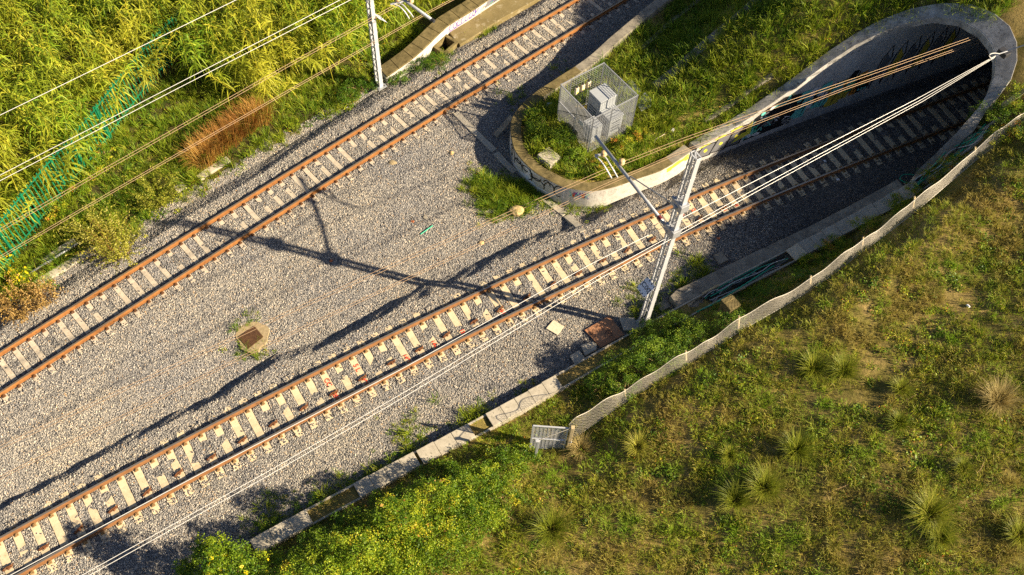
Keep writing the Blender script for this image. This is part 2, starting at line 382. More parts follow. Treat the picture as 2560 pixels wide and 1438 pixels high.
M['net'] = flat('fence_net_wire', (.46, .42, .35), .6, .1, .15, 10)
M['manhole'] = weathered('rusty_manhole', (.075, .036, .018), (.13, .065, .03), (.05, .025, .015), 8, .8, .2, .4, 30)
M['sand'] = weathered('sandy_screed', (.26, .20, .11), (.40, .31, .18), (.20, .16, .10), 10, .95, 0, .6, 40)
M['rock'] = weathered('yellow_rock', (.40, .28, .12), (.62, .46, .22), (.28, .20, .10), 5, .9, 0, .6, 12)
M['yplast'] = flat('yellow_plastic', (.75, .48, .03), .45, 0, .1, 8)
M['orange'] = flat('terracotta', (.50, .16, .06), .8, 0, .15, 12)
M['teal'] = flat('teal_spray_paint', (.14, .52, .46), .7, 0, .12, 8)
M['greens'] = flat('green_spray_paint', (.03, .36, .16), .7, 0, .12, 8)
M['oranges'] = flat('orange_spray_paint', (.70, .26, .03), .7, 0, .12, 8)
M['olive'] = flat('ochre_spray_paint', (.55, .42, .05), .7, 0, .12, 8)
M['greyp'] = flat('grey_spray_paint', (.15, .15, .16), .7, 0, .12, 8)
M['yellowp'] = flat('yellow_spray_paint', (.62, .58, .05), .7, 0, .12, 8)
M['whitep'] = flat('white_spray_paint', (.66, .66, .68), .7, 0, .06, 8)
M['purple'] = flat('purple_spray_paint', (.12, .06, .32), .7, 0, .1, 8)
M['twig'] = flat('dry_twig', (.30, .20, .09), .85, 0, .15, 20)
M['stemg'] = flat('green_stem', (.10, .11, .02), .8, 0, .15, 20)

def ground_mat(name, stops, scale, bump, patch=None):
    t = NT(name); c = t.ramp(t.noise(scale, 8, .7), stops)
    if patch: c = t.mix(t.ramp(t.noise(.35, 5, .6), [(.45, (0, 0, 0)), (.62, (1, 1, 1))]), c, patch)
    f = t.ramp(t.noise(scale * 9, 5, .7), [(.25, (.5, .5, .5)), (.75, (1.4, 1.4, 1.4))]); t.col(t.mix(1.0, c, f, 'MULTIPLY'))
    t.set(.95, 0, .1); t.bump(t.noise(scale * 7, 6, .75), bump, .06); return t.mat
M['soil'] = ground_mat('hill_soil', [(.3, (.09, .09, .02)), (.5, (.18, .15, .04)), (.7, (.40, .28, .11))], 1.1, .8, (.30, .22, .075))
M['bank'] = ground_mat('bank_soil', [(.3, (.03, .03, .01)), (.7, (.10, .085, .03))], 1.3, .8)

def ballast_mat(name, inst, k=1.0):
    t = NT(name)
    stops = [(0.0, (.085, .083, .085)), (.20, (.16, .157, .156)), (.45, (.235, .226, .212)), (.70, (.31, .292, .262)), (.88, (.40, .37, .32)), (.96, (.54, .48, .39)), (1.0, (.40, .26, .13))]
    stops = [(a, tuple(q * k * (1.14, 1.13, 1.13)[i] for i, q in enumerate(b))) for a, b in stops]
    if inst:
        oi = t.new('ShaderNodeObjectInfo'); big = t.noise(.28, 3, .6, oi.outputs['Location'])
        c = t.ramp(oi.outputs['Random'], stops); f = t.ramp(big, [(.3, (.82, .84, .90)), (.7, (1.10, 1.06, .97))])
        c = t.mix(1.0, c, f, 'MULTIPLY'); g = t.ramp(t.noise(55, 3, .6), [(.3, (.8, .8, .8)), (.7, (1.15, 1.15, 1.15))]); t.col(t.mix(1.0, c, g, 'MULTIPLY'))
    else:
        v = t.new('ShaderNodeTexVoronoi'); v.inputs['Scale'].default_value = 18; t.ln(t.pos(), v.inputs['Vector'])
        sp = t.new('ShaderNodeSeparateColor'); t.ln(v.outputs['Color'], sp.inputs[0]); c = t.ramp(sp.outputs[0], [(a, tuple(q * .62 for q in b)) for a, b in stops]); t.col(c)
        t.bump(v.outputs['Distance'], 1.0, .05)
    t.set(.88, 0, .25); return t.mat
M['stone'] = ballast_mat('ballast_stone', True)
M['shade_grime'] = ballast_mat('shade_grime_ballast_stone', True, .42)  # some brake-dust grime, plus the tunnel shade painted into the stone colour
M['ballast'] = ballast_mat('ballast_bed', False)

# ------------------------------------------------------------ ground sheets
def grid_mesh(name, x0, x1, y0, y1, d, zf, mats, keep=None, matf=None):
    xs = np.arange(x0, x1 + d / 2, d); ys = np.arange(y0, y1 + d / 2, d); X, Y = np.meshgrid(xs, ys); Z = zf(X, Y)
    nx, ny = len(xs), len(ys); I = np.arange(nx * ny).reshape(ny, nx)
    F = np.stack([I[:-1, :-1], I[:-1, 1:], I[1:, 1:], I[1:, :-1]], -1).reshape(-1, 4)
    V = np.stack([X.ravel(), Y.ravel(), Z.ravel()], -1); C = V[F].mean(1)
    if keep is not None:
        k = keep(C[:, 0], C[:, 1]); F = F[k]; C = C[k]; u = np.unique(F); mp = -np.ones(len(V), int); mp[u] = np.arange(len(u)); V = V[u]; F = mp[F]
    me = np_mesh(name, V, F, mats, smooth=True)
    if matf is not None: me.polygons.foreach_set('material_index', matf(C[:, 0], C[:, 1]).astype(np.int32))
    return me, V

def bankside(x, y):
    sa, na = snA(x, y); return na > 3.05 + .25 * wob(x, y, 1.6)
PITC = [(-4.577, 32.826, 0.000), (-4.044, 33.737, 0.000), (-3.350, 33.243, 0.000), (-3.946, 32.363, 0.000)]
_pc = (sum(p[0] for p in PITC) / 4, sum(p[1] for p in PITC) / 4)
_PH = [(_pc[0] + (p[0] - _pc[0]) * .85, _pc[1] + (p[1] - _pc[1]) * .85) for p in PITC]
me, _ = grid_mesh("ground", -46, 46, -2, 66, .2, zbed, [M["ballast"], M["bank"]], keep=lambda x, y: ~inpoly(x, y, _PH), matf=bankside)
tag(link('ground', me), kind='structure')
far = MB(); far.add([(-700, -700, -1.6), (700, -700, -1.6), (700, 700, -1.6), (-700, 700, -1.6)], [(0, 1, 2, 3)])
tag(far.build('terrain', M['soil']), kind='structure')
me, HV = grid_mesh('hillside', -34, 52, -8, 66, .2, zhill, M['soil'], keep=lambda x, y: inpoly(x, y, HILL_POLY))
hillside = tag(link('hillside', me), kind='structure')

# ------------------------------------------------------------ tunnel portal
portal = empty('tunnel_portal', 'grey concrete tunnel mouth with slanting oval rim and painted walls', 'tunnel portal', (*B(15, CB), -0.1))
def inv(o): o.matrix_parent_inverse = Matrix.Translation(-Vector(o.parent.location)); return o
PS = 20.0
m = MB()
rings = []
NI, NO = len(RIM_IN), len(RIM_OUT)
for a, b in zip(RIM_IN, RIM_OUT):
    ia, ib = B(a[0], a[1]), B(b[0], b[1])
    rings.append([(*ia, a[2]), (*ib, b[2]), (ib[0], ib[1], b[2] - .9 if b[2] < 3 else b[2] - .45), (ia[0], ia[1], a[2] - .35)])
m.sweep(rings)
inv(m.build('rim', M['rimc'], portal, bevel=.03))
# lining: the rim's outline carried along the track into the hill
prof = [(10.0, 1.76, -.6)] + RIM_IN + [(16.9, -3.9, -.6)]
m = MB(); rows = []
for (sv, n, z) in prof:
    ss = list(np.linspace(sv, 20.4, 14)) + [24, 30, 40]
    rows.append([(*B(q, n), z) for q in ss])
m.sweep(rows, closed=False)
inv(m.build('lining', M['lining'], portal, smooth=False))
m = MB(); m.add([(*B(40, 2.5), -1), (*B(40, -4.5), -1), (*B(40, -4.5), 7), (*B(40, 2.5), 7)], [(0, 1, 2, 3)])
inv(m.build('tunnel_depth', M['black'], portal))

# sprayed pieces on the left wall of the mouth: paint films a few millimetres proud of the concrete
class Paint:
    def __init__(s, f): s.f = f; s.mb = MB(); s.mats = []; s.lift = .003
    def mi(s, k):
        if k not in s.mats: s.mats.append(k)
        return s.mats.index(k)
    def poly(s, pts, k):
        s.lift += .0003; c = (sum(p[0] for p in pts) / len(pts), sum(p[1] for p in pts) / len(pts)); n = len(pts)
        dense = []
        for i in range(n):
            a, b = pts[i], pts[(i + 1) % n]; q = max(1, int(math.hypot(a[0] - b[0], a[1] - b[1]) / .25))
            for j in range(q): dense.append((a[0] + (b[0] - a[0]) * j / q, a[1] + (b[1] - a[1]) * j / q))
        vs = [s.f(*c, s.lift)] + [s.f(*p, s.lift) for p in dense]; n = len(dense)
        s.mb.add(vs, [(0, 1 + i, 1 + (i + 1) % n) for i in range(n)], s.mi(k))
    def stroke(s, pts, wd, k):
        s.lift += .0003; L = []
        for i, p in enumerate(pts):
            a = pts[max(i - 1, 0)]; b = pts[min(i + 1, len(pts) - 1)]; dx, dy = b[0] - a[0], b[1] - a[1]; l = math.hypot(dx, dy) or 1
            L.append((p[0] - dy / l * wd / 2, p[1] + dx / l * wd / 2, p[0] + dy / l * wd / 2, p[1] - dx / l * wd / 2))
        vs = []
        for q in L: vs += [s.f(q[0], q[1], s.lift), s.f(q[2], q[3], s.lift)]
        s.mb.add(vs, [(2 * i, 2 * i + 1, 2 * i + 3, 2 * i + 2) for i in range(len(L) - 1)], s.mi(k))
    def arc(s, cx, cy, rx, ry, a0, a1, wd, k, n=18):
        s.stroke([(cx + rx * math.cos(math.radians(a0 + (a1 - a0) * i / n)), cy + ry * math.sin(math.radians(a0 + (a1 - a0) * i / n))) for i in range(n + 1)], wd, k)
    def blob(s, cx, cy, rx, ry, k, n=20, jit=0.0):
        s.poly([(cx + rx * math.cos(2 * math.pi * i / n) * (1 + R.uniform(-jit, jit)), cy + ry * math.sin(2 * math.pi * i / n) * (1 + R.uniform(-jit, jit))) for i in range(n)], k)
    def build(s, parent):
        o = s.mb.build('graffiti', [M[k] for k in s.mats], parent); return inv(o)
def on_wall(sv, z, l): return (*B(sv, 1.76 - l), z)
g = Paint(on_wall)                                # grey and yellow letters nearest the mast
for i in range(5):
    u = 8.9 + i * .78; h = min(zrim(u) - .06, 1.5); z0 = -.22
    if u < 10: h = .5
    g.poly([(u - .45, z0 + .1), (u + .42, z0), (u + .62, h * .9), (u - .15, h)], 'black')
    g.poly([(u - .36, z0 + .16), (u + .34, z0 + .08), (u + .5, h * .82), (u - .1, h * .9)], 'greyp')
    g.blob(u + .08, z0 + (h - z0) * .5, .10, .11, 'yellowp', jit=.2)
    g.poly([(u - .3, h * .78), (u + .3, h * .92), (u + .1, h * .99), (u - .35, h * .9)], 'yellowp')
g.poly([(11.9, .0), (12.9, .25), (12.8, 1.1), (12.5, .7)], 'yellowp'); g.poly([(12.1, .5), (12.6, .5), (12.5, 1.05)], 'black')
g.build(portal)
g = Paint(on_wall)                                # teal, white and black scrawl
g.poly([(12.6, -.15), (15.1, -.1), (15.3, 1.75), (14.3, 1.95), (13.5, 1.6), (12.9, 1.2)], 'black')
for i in range(34):
    u = R.uniform(12.8, 15.0); v = R.uniform(.0, min(1.7, zrim(u) - .3))
    if i % 3: g.stroke([(u + R.uniform(-.3, .3), v + R.uniform(-.25, .25)) for _ in range(4)], R.uniform(.04, .09), R.choice(['teal', 'whitep', 'greyp', 'teal', 'greens']))
    else: g.blob(u, v, R.uniform(.08, .26), R.uniform(.06, .16), R.choice(['teal', 'greyp', 'whitep']), 9, .3)
g.build(portal)
g = Paint(on_wall)                                # long wildstyle piece in turquoise, orange and green
def shard(u, v, w_, h_, k): g.poly([(u + R.uniform(-.1, .1), v), (u + w_ * R.uniform(.7, 1.1), v + h_ * R.uniform(-.1, .3)), (u + w_, v + h_), (u + R.uniform(.1, .5) * w_, v + h_ * R.uniform(.8, 1.1))], k)
for i in range(60):
    u = 14.9 + 3.9 * ((i * 7) % 60) / 60; q = (u - 15.2) / 3.9
    k = R.choice(['teal', 'teal', 'whitep', 'black', 'whitep', 'teal'] if q < .35 else ['olive', 'oranges', 'teal', 'black', 'olive'] if q < .62 else ['greens', 'olive', 'teal', 'oranges', 'black'] if q < .85 else ['greens', 'black', 'teal'])
    shard(u, R.uniform(.05, 1.35), R.uniform(.3, .75), R.uniform(.3, .75), k)
for i in range(14):
    u = 15.3 + i * .28
    if i % 2: g.stroke([(u, R.uniform(.1, .6)), (u + .15, R.uniform(.7, 1.2)), (u + .4, R.uniform(.3, 1.6)), (u + .45, R.uniform(1.0, 1.9))], .055, 'black')
g.build(portal)
g = Paint(on_wall)                                # dark outline letters deep in the mouth
for i in range(6):
    u = 19.2 + i * .75
    g.stroke([(u, .4), (u + .15, 2.2), (u + .45, 2.9), (u + .7, 2.1), (u + .5, 1.2), (u + .75, .5)], .07, 'black')
    g.poly([(u + .1, .7), (u + .6, .8), (u + .62, 2.0), (u + .3, 2.5)], 'olive' if i % 2 else 'greyp')
g.build(portal)

# ------------------------------------------------------------ retaining wall round the nose between the lines
wall = empty('retaining_wall', 'low curved retaining wall with mossy top between the two tracks', 'wall', (NOSE[12][0], NOSE[12][1], -.45))
def dens(pts, k=4):
    out = []
    for i in range(len(pts) - 1):
        p0 = pts[max(i - 1, 0)]; p1 = pts[i]; p2 = pts[i + 1]; p3 = pts[min(i + 2, len(pts) - 1)]
        for j in range(k):
            t = j / k
            out.append(tuple(.5 * (2 * p1[d] + (p2[d] - p0[d]) * t + (2 * p0[d] - 5 * p1[d] + 4 * p2[d] - p3[d]) * t * t + (3 * p1[d] - p0[d] - 3 * p2[d] + p3[d]) * t ** 3) for d in range(len(p1))))
    out.append(tuple(pts[-1])); return out
_start = B(9.75, 1.76)
NL = dens([(_start[0], _start[1], .655)] + NOSE)
NI_ = offset_line(NL, -.46)
m = MB(); rows = []
for a, b in zip(NL, NI_):
    rows.append([(a[0], a[1], -.7), (a[0], a[1], a[2] - .02), (a[0] * .93 + b[0] * .07, a[1] * .93 + b[1] * .07, a[2]), (b[0], b[1], a[2] - .01), (b[0], b[1], -.4)])
n0 = len(rows)
m.sweep(rows, closed=True)
mw = [0 if True else 1]
o = inv(m.build('wall_body', [M['concmoss'], M['white'], M['conc']], wall))
# face strips keep their own finish: whitewash near the portal track, bare concrete on the far line
me = o.data; mi = []
for pf in me.polygons:
    c = pf.center; nz = abs(pf.normal.z); k = 0
    if nz < .4:
        i = min(range(n0), key=lambda q: (NL[q][0] - c.x) ** 2 + (NL[q][1] - c.y) ** 2); k = 1 if i < 76 else 2
    else:
        i = min(range(n0), key=lambda q: (NL[q][0] - c.x) ** 2 + (NL[q][1] - c.y) ** 2); k = 0 if i < 104 else 2
        if i < 6: k = 2
    mi.append(k)
me.polygons.foreach_set('material_index', mi)
# paint on the nose: u runs along the wall
_ul = [0.0]
for a, b in zip(NL[:-1], NL[1:]): _ul.append(_ul[-1] + math.hypot(b[0] - a[0], b[1] - a[1]))
NLo = offset_line(NL, 1.0)
def on_nose(u, z, l):
    x = float(np.interp(u, _ul, [q[0] for q in NL])); y = float(np.interp(u, _ul, [q[1] for q in NL]))
    dx = float(np.interp(u, _ul, [q[0] - p[0] for q, p in zip(NLo, NL)])); dy = float(np.interp(u, _ul, [q[1] - p[1] for q, p in zip(NLo, NL)]))
    return (x + dx * (l + .004), y + dy * (l + .004), z)
def u_of(p):
    i = min(range(len(NL)), key=lambda q: (NL[q][0] - p[0]) ** 2 + (NL[q][1] - p[1]) ** 2); return _ul[i]
g = Paint(on_nose)
ua, ub = u_of((1.764, 24.427, 0.700)), u_of((-0.477, 26.838, 0.700))
U = lambda t: ua + (ub - ua) * t
g.poly([(U(-.04), .02), (U(.2), -.1), (U(.5), -.14), (U(.8), -.1), (U(1.0), .1), (U(1.0), .69), (U(.8), .7), (U(.5), .7), (U(.2), .7), (U(-.04), .68)], 'whitep')
L_ = ub - ua
for (t, cy, rt, ry, a0, a1) in ((.03, .34, .06, .33, -120, 120), (.16, .25, .07, .34, 0, 200), (.2, .36, .05, .3, 20, 170), (.33, .12, .10, .3, -20, 200), (.36, .5, .07, .2, 170, 370), (.47, .35, .03, .32, 80, 200), (.52, .3, .10, .34, 30, 250), (.56, .52, .06, .18, -160, 20), (.70, .2, .09, .30, -30, 190), (.73, .52, .08, .2, 150, 390), (.86, .3, .07, .36, -90, 190), (.92, .35, .05, .3, 0, 300)):
    g.arc(U(t), cy, rt * L_, ry, a0, a1, .055, 'black')
g.arc(U(.72), .50, .045, .06, 0, 360, .035, 'black')                     # small o
g.stroke([(U(.43), .46), (U(.43), .58)], .03, 'black'); g.arc(U(.43) + .05, .55, .05, .035, -90, 90, .03, 'black'); g.stroke([(U(.43) + .03, .52), (U(.43) + .1, .45)], .03, 'black')
inv_ = g.build(wall)
g = Paint(on_nose)
uc, ud = u_of((3.005, 24.329, 0.700)), u_of((1.865, 24.436, 0.700))
for i in range(22):
    u = uc + (ud - uc) * R.uniform(.1, .7); g.stroke([(u + R.uniform(-.12, .12), R.uniform(.2, .6)) for _ in range(4)], .03, R.choice(['purple', 'red', 'purple', 'oranges', 'teal']))
g.build(wall)
# yellow splash above the mast head
g = Paint(on_nose)
for i in range(9):
    u = R.uniform(.1, 1.5); g.blob(u, R.uniform(.2, .55), R.uniform(.1, .3), R.uniform(.05, .14), 'yellowp', 9, .4)
g.build(wall)

# concrete strips lying in the grassy slope
def beam(name, label, pts, wd, h, mt, cat='kerb', group=None):
    m = MB(); L = dens([tuple(p) for p in pts], 3); a = offset_line(L, wd / 2); b = offset_line(L, -wd / 2)
    m.sweep([[(p[0], p[1], p[2] - .5), (p[0], p[1], p[2] + h), (q[0], q[1], q[2] + h), (q[0], q[1], q[2] - .5)] for p, q in zip(a, b)])
    o = m.build(name, mt, bevel=.015); return tag(o, label, cat, group)
beam('concrete_kerb', 'long brown concrete strip running up the grassy slope beside the metal lids', [(5.742, 30.258, 1.002), (6.638, 31.014, 1.324), (7.881, 32.042, 2.053), (9.109, 33.034, 2.669), (10.273, 33.914, 3.420)], .42, .14, M['conc'])
beam('concrete_kerb', 'thin grey concrete edging of the dark gutter behind the far track wall', [(4.840, 32.351, 0.773), (5.568, 33.173, 0.927), (6.502, 34.297, 1.082), (7.716, 35.505, 1.381), (8.675, 36.674, 1.615)], .2, .12, M['conc'])
beam('concrete_kerb', 'overgrown concrete edging beside the portal rim on the grassy slope', [(7.863, 28.460, 0.929), (8.875, 29.109, 1.274), (9.831, 29.749, 1.848), (10.619, 30.154, 2.296)], .2, .12, M['conc'])

# ------------------------------------------------------------ cable trough along the right-hand side
trough = empty('cable_trough', 'long concrete cable trough beside the portal track, partly open', 'cable trough', (*B(0, -5), .2))
def trough_run(s0, s1, step=.6):
    return list(np.arange(s0, s1 + .01, step))
m = MB()
for s0, s1 in ((-16, 19.6),):
    for side in (-1, 1):
        rows = []
        for sv in trough_run(s0, s1):
            c = float(trn(sv)); z = float(trz(sv)); n0, n1 = c + side * .24, c + side * .31
            rows.append([(*B(sv, n0), z - .5), (*B(sv, n0), z), (*B(sv, n1), z), (*B(sv, n1), z - .5)])
        m.sweep(rows)
    rows = []
    for sv in trough_run(s0, s1):
        c = float(trn(sv)); z = float(trz(sv)); rows.append([(*B(sv, c - .25), z - .35), (*B(sv, c - .25), z - .3), (*B(sv, c + .25), z - .3), (*B(sv, c + .25), z - .35)])
    m.sweep(rows)
inv(m.build('trough_channel', M['concpale'], trough))
m = MB(); rows = []
for sv in trough_run(5.0, 16.4, .4):
    c = float(trn(sv)) + .32; z = float(trz(sv)) - .015; n1 = max(-3.72, c) if sv > 5.2 else -3.85
    n1 = -3.72
    wd = min(1, (sv - 4.9) / .35)
    rows.append([(*B(sv, c), z - .9), (*B(sv, c), z), (*B(sv, c + (n1 - c) * (.72 + .28 * wd)), z), (*B(sv, c + (n1 - c) * (.72 + .28 * wd)), z - .9)])
m.sweep(rows); inv(m.build('ledge', M['conc'], trough, bevel=.02))
# slabs over the channel: each can be lifted away
def lid(s0, s1, label, lift=.0, dn=0.0, yaw=0.0, mt='concpale', wd=.58):
    sm = (s0 + s1) / 2; c = float(trn(sm)) + dn; x, y = B(sm, c); d = dirB(sm)
    dz = float(trz(s1) - trz(s0)); L = math.hypot(s1 - s0, dz)
    m = MB(); m.box((0, 0, 0), L - .025, wd, .07)
    o = m.build('trough_lid', M[mt], None, (x, y, float(trz(sm)) + .004 + lift), bevel=.012)
    o.rotation_euler = (0, -math.atan2(dz, s1 - s0), math.atan2(d[1], d[0]) + yaw)
    return tag(o, label, 'slab', 'concrete lids on the cable trough')
# ordinary lids look alike; they share one true label per stretch
for s0, s1 in ((-15.9, 5.4),):
    m = MB(); m.sweep([[(*B(q, float(trn(q)) - .24), float(trz(q)) - .31), (*B(q, float(trn(q)) - .24), float(trz(q)) - .06 + .03 * math.sin(q * 3)), (*B(q, float(trn(q)) + .24), float(trz(q)) - .05 + .03 * math.sin(q * 4)), (*B(q, float(trn(q)) + .24), float(trz(q)) - .31)] for q in trough_run(s0, s1, .3)]); inv(m.build('silt', M['soil'], trough))
runs = [(-15.6, -13.9, 'worn concrete lid on the trough in bramble shade at the bottom'), (-13.3, -11.2, 'worn concrete lid on the trough in bramble shade at the bottom'), (-9.4, -7.0, 'grey concrete lid in a row on the shaded trough left of the gate'), (-6.9, -4.75, 'sunlit concrete lid on the trough nearest the wire gate'), (-4.0, -.9, 'pale sunlit concrete lid on the trough between gate and broken slabs')]
for a, b, lb in runs:
    k = max(1, round((b - a) / .68)); st = (b - a) / k
    for i in range(k): lid(a + i * st, a + (i + 1) * st, lb, R.uniform(0, .012), R.uniform(-.012, .012), R.uniform(-.012, .012))
k = 9
for i in range(k):
    lid(11.0 + i * .62, 11.0 + (i + 1) * .62, 'brown concrete lid in the row climbing beside the tunnel mouth', R.uniform(0, .02), R.uniform(-.02, .02), R.uniform(-.02, .02), 'concpale', .62)
lid(10.35, 10.98, 'loose square lid tilted over the end of the open cable bundle', .09, -.04, .12, 'boardw', .60)

# cables lying in the open stretches
def cable(pts, r, mt, label, group='cables lying in the open trough'):
    m = MB(); m.tube(dens(pts, 5), r, 6); o = m.build('cable', M[mt], smooth=True); return tag(o, label, 'cable', group)
kinds = [('cableg', .022, 'green cable in the open trough'), ('cablek', .022, 'black cable in the open trough'), ('cablew', .02, 'grey cable in the open trough')]
for i in range(20):
    mt, r, lb = kinds[[0, 1, 2, 1, 2, 0, 1, 2, 1, 2, 1, 0, 2, 1, 2, 1, 2, 0, 1, 2][i]]
    n0 = R.uniform(-.2, .2); pts = []
    s0 = R.uniform(6.0, 6.6); s1 = R.uniform(9.6, 10.6) if i % 4 else R.uniform(7.6, 9)
    for j in range(7):
        sv = s0 + (s1 - s0) * j / 6; n0 = max(-.22, min(.22, n0 + R.uniform(-.11, .11)))
        pts.append((*B(sv, float(trn(sv)) + n0), float(trz(sv)) - .20 + .012 * i + R.uniform(0, .03)))
    cable(pts, r, mt, lb + ' beside the mast')
cable([(7.256, 19.053, 0.392), (8.005, 19.469, 0.502), (8.689, 20.003, 0.539), (9.501, 20.650, 0.513), (10.468, 21.467, 0.443)], .03, 'cableg', 'thick bright green conduit along the outer edge of the open trough', None)
for i in range(4):
    m = MB(); a = B(6.2 + i * .9, float(trn(6.2 + i * .9)) + (-.3 if i % 2 else .29)); b = B(7.0 + i * .9, float(trn(7.0 + i * .9)) + (-.31 if i % 2 else .28)); z = float(trz(7)) + .03
    m.bar((*a, z), (*b, z + .02), .07, .03); tag(m.build('wood_batten', M['wood'], bevel=.004), 'narrow wooden batten along the edge of the open trough', 'batten', 'battens on the open trough')
# loop and loose bundle by the tunnel mouth
cable([(17.058, 26.744, 0.419), (16.616, 26.762, 0.401), (16.396, 26.562, 0.349), (16.606, 26.412, 0.285), (16.966, 26.458, 0.269), (17.129, 26.619, 0.363), (17.272, 27.053, 0.445)], .024, 'cableg', 'pale green cable loop hanging over the trough by the tunnel mouth', None)
for i in range(7):
    mt, r, lb = kinds[i % 3]; dx, dy = R.uniform(-8, 8), R.uniform(-5, 5); L = []
    for j in range(6):
        sv = 16.2 + 2.7 * j / 5; L.append((*B(sv, float(trn(sv)) + R.uniform(-.25, .25) + .1), float(trz(sv)) + .05 + R.uniform(-.08, .18)))
    cable(L, .018, mt, lb.replace('in the open trough', 'in the tangle below the wooden planks'), 'tangled cables by the tunnel mouth')
cable([(18.002, 27.455, 0.200), (17.204, 25.726, 2.637), (17.577, 25.747, 3.206), (17.942, 25.904, 3.747), (18.174, 26.089, 4.086)], .03, 'cableg', 'green cable drooping below the two yellow planks', None)
for (p, q, lb) in (((18.555, 28.149, 0.520), (18.028, 26.309, 4.153), 'upper yellow plank leaning along the trough beside the tunnel mouth'), ((18.506, 27.925, 0.455), (18.003, 26.119, 3.986), 'lower yellow plank leaning along the trough beside the tunnel mouth'), ((18.519, 26.619, 4.928), (19.183, 26.864, 5.718), 'plank beside the portal rim near the corner of the picture')):
    m = MB(); m.bar(p, q, .2, .05); tag(m.build('plank', M['wood'], bevel=.006), lb, 'plank')

# ------------------------------------------------------------ rails and sleepers
RP = [(-.036, .13), (-.034, .168), (.034, .168), (.036, .13), (.012, .118), (.010, .03), (.072, .018), (.072, .0), (-.072, .0), (-.072, .018), (-.010, .03), (-.012, .118)]
def rail(fn, s0, s1, off, mt, mtop, label):
    m = MB(); rows = []
    for sv in np.arange(s0, s1 + .01, .5): rows.append([(*fn(sv, off + a), z + .012) for a, z in RP])
    m.sweep(rows)
    o = m.build('rail', [M[mt], M[mtop]])
    o.data.polygons.foreach_set('material_index', [1 if (abs(f.normal.z) > .9 and f.center.z > .165) else 0 for f in o.data.polygons])
    return tag(o, label, 'rail')
rail(A, -36, 14, .7525, 'rust', 'railtop', 'orange rusty rail of the upper track, on the side of the reeds')
rail(A, -36, 14, -.7525, 'rust', 'railtop', 'orange rusty rail of the upper track, on the side of the wide gravel bed')
rail(B, -30, 38, CB + .7525, 'rustB', 'railtopB', 'brown rail of the tunnel track, on the side of the wide gravel bed')
rail(B, -30, 38, CB - .7525, 'rustB', 'railtopB', 'brown rail of the tunnel track, on the side of the cable trough')

def sleeper_proto(name, label, wd, mt, cm, group):
    m = MB()
    half = [(-1.2, -.008), (-.93, .006), (-.56, .006), (-.3, -.02), (.3, -.02), (.56, .006), (.93, .006), (1.2, -.008)]
    m.sweep([[(-wd / 2 - .02, y, -.2), (wd / 2 + .02, y, -.2), (wd / 2, y, z), (-wd / 2, y, z)] for y, z in half])
    o = m.build('sleeper', M[mt], bevel=.008); tag(o, label, 'sleeper', group)
    for y0 in (-.7525, .7525):
        for sd in (-1, 1):
            c = MB(); y = y0 + sd * .125
            c.box((0, y, .004), .13, .11, .025); c.box((0, y - sd * .02, .029), .09, .05, .03)
            c.tube([(-.05, y + sd * .035, .04), (-.02, y - sd * .03, .062), (.02, y - sd * .03, .062), (.05, y + sd * .035, .04)], .014, 5)
            c.tube([(0, y + sd * .02, .02), (0, y + sd * .02, .085)], .017, 6)
            c.build('clip', M[cm], o)
    return o
def anchor_mesh():
    m = MB()
    m.bar((-.30, .02, .03), (.26, -.02, .05), .07, .06); m.box((0, 0, .0), .16, .2, .10, .3, None, .75)
    m.tube([(-.31, .10, .03), (-.24, .04, .09), (-.05, .05, .12), (.1, 0, .13), (.25, .0, .10), (.31, .07, .05)], .028, 6); m.tube([(.16, -.1, .03), (.18, .02, .15)], .03, 6)
    return m.mesh('sleeper_anchor', M['anchor'])
AM = anchor_mesh()
pA = sleeper_proto('sleeper', 'narrow grey concrete sleeper under the orange rails of the upper track', .20, 'concA', 'clip', 'sleepers of the upper track')
pB = sleeper_proto('sleeper', 'broad pale concrete sleeper under the rails of the tunnel track', .27, 'concB', 'clipB', 'plain sleepers of the tunnel track')
def place(o, fn, dr, sv, off, first, zz=0.0):
    c = o if first else copy_tree(o)
    d = dr(sv); c.location = (*fn(sv, off), zz + R.uniform(-.006, .004)); c.rotation_euler[2] = math.atan2(d[1], d[0]) + R.uniform(-.008, .008)
    return c
aref = float(snA(*(-17.104, 16.777, 0.000)[:2])[0]); bref = float(snB(*(2.110, 21.512, -0.000)[:2])[0])
i0 = math.ceil((-30.5 - aref) / .6)
for i in range(i0, i0 + 66): place(pA, A, dirA, aref + i * .6, 0, i == i0)
PAINT = {-13: '1495', -11: '1445', -16: ('5 L', '1495'), -18: ('CC', '2250'), -9: '13', -6: ('', '04'), 10: ('2', '3 1'), 9: ('S', '-'), 8: ('', '1'), 12: ('', 'I'), 13: ('', 'II')}
i0 = math.ceil((-24.5 - bref) / .6)
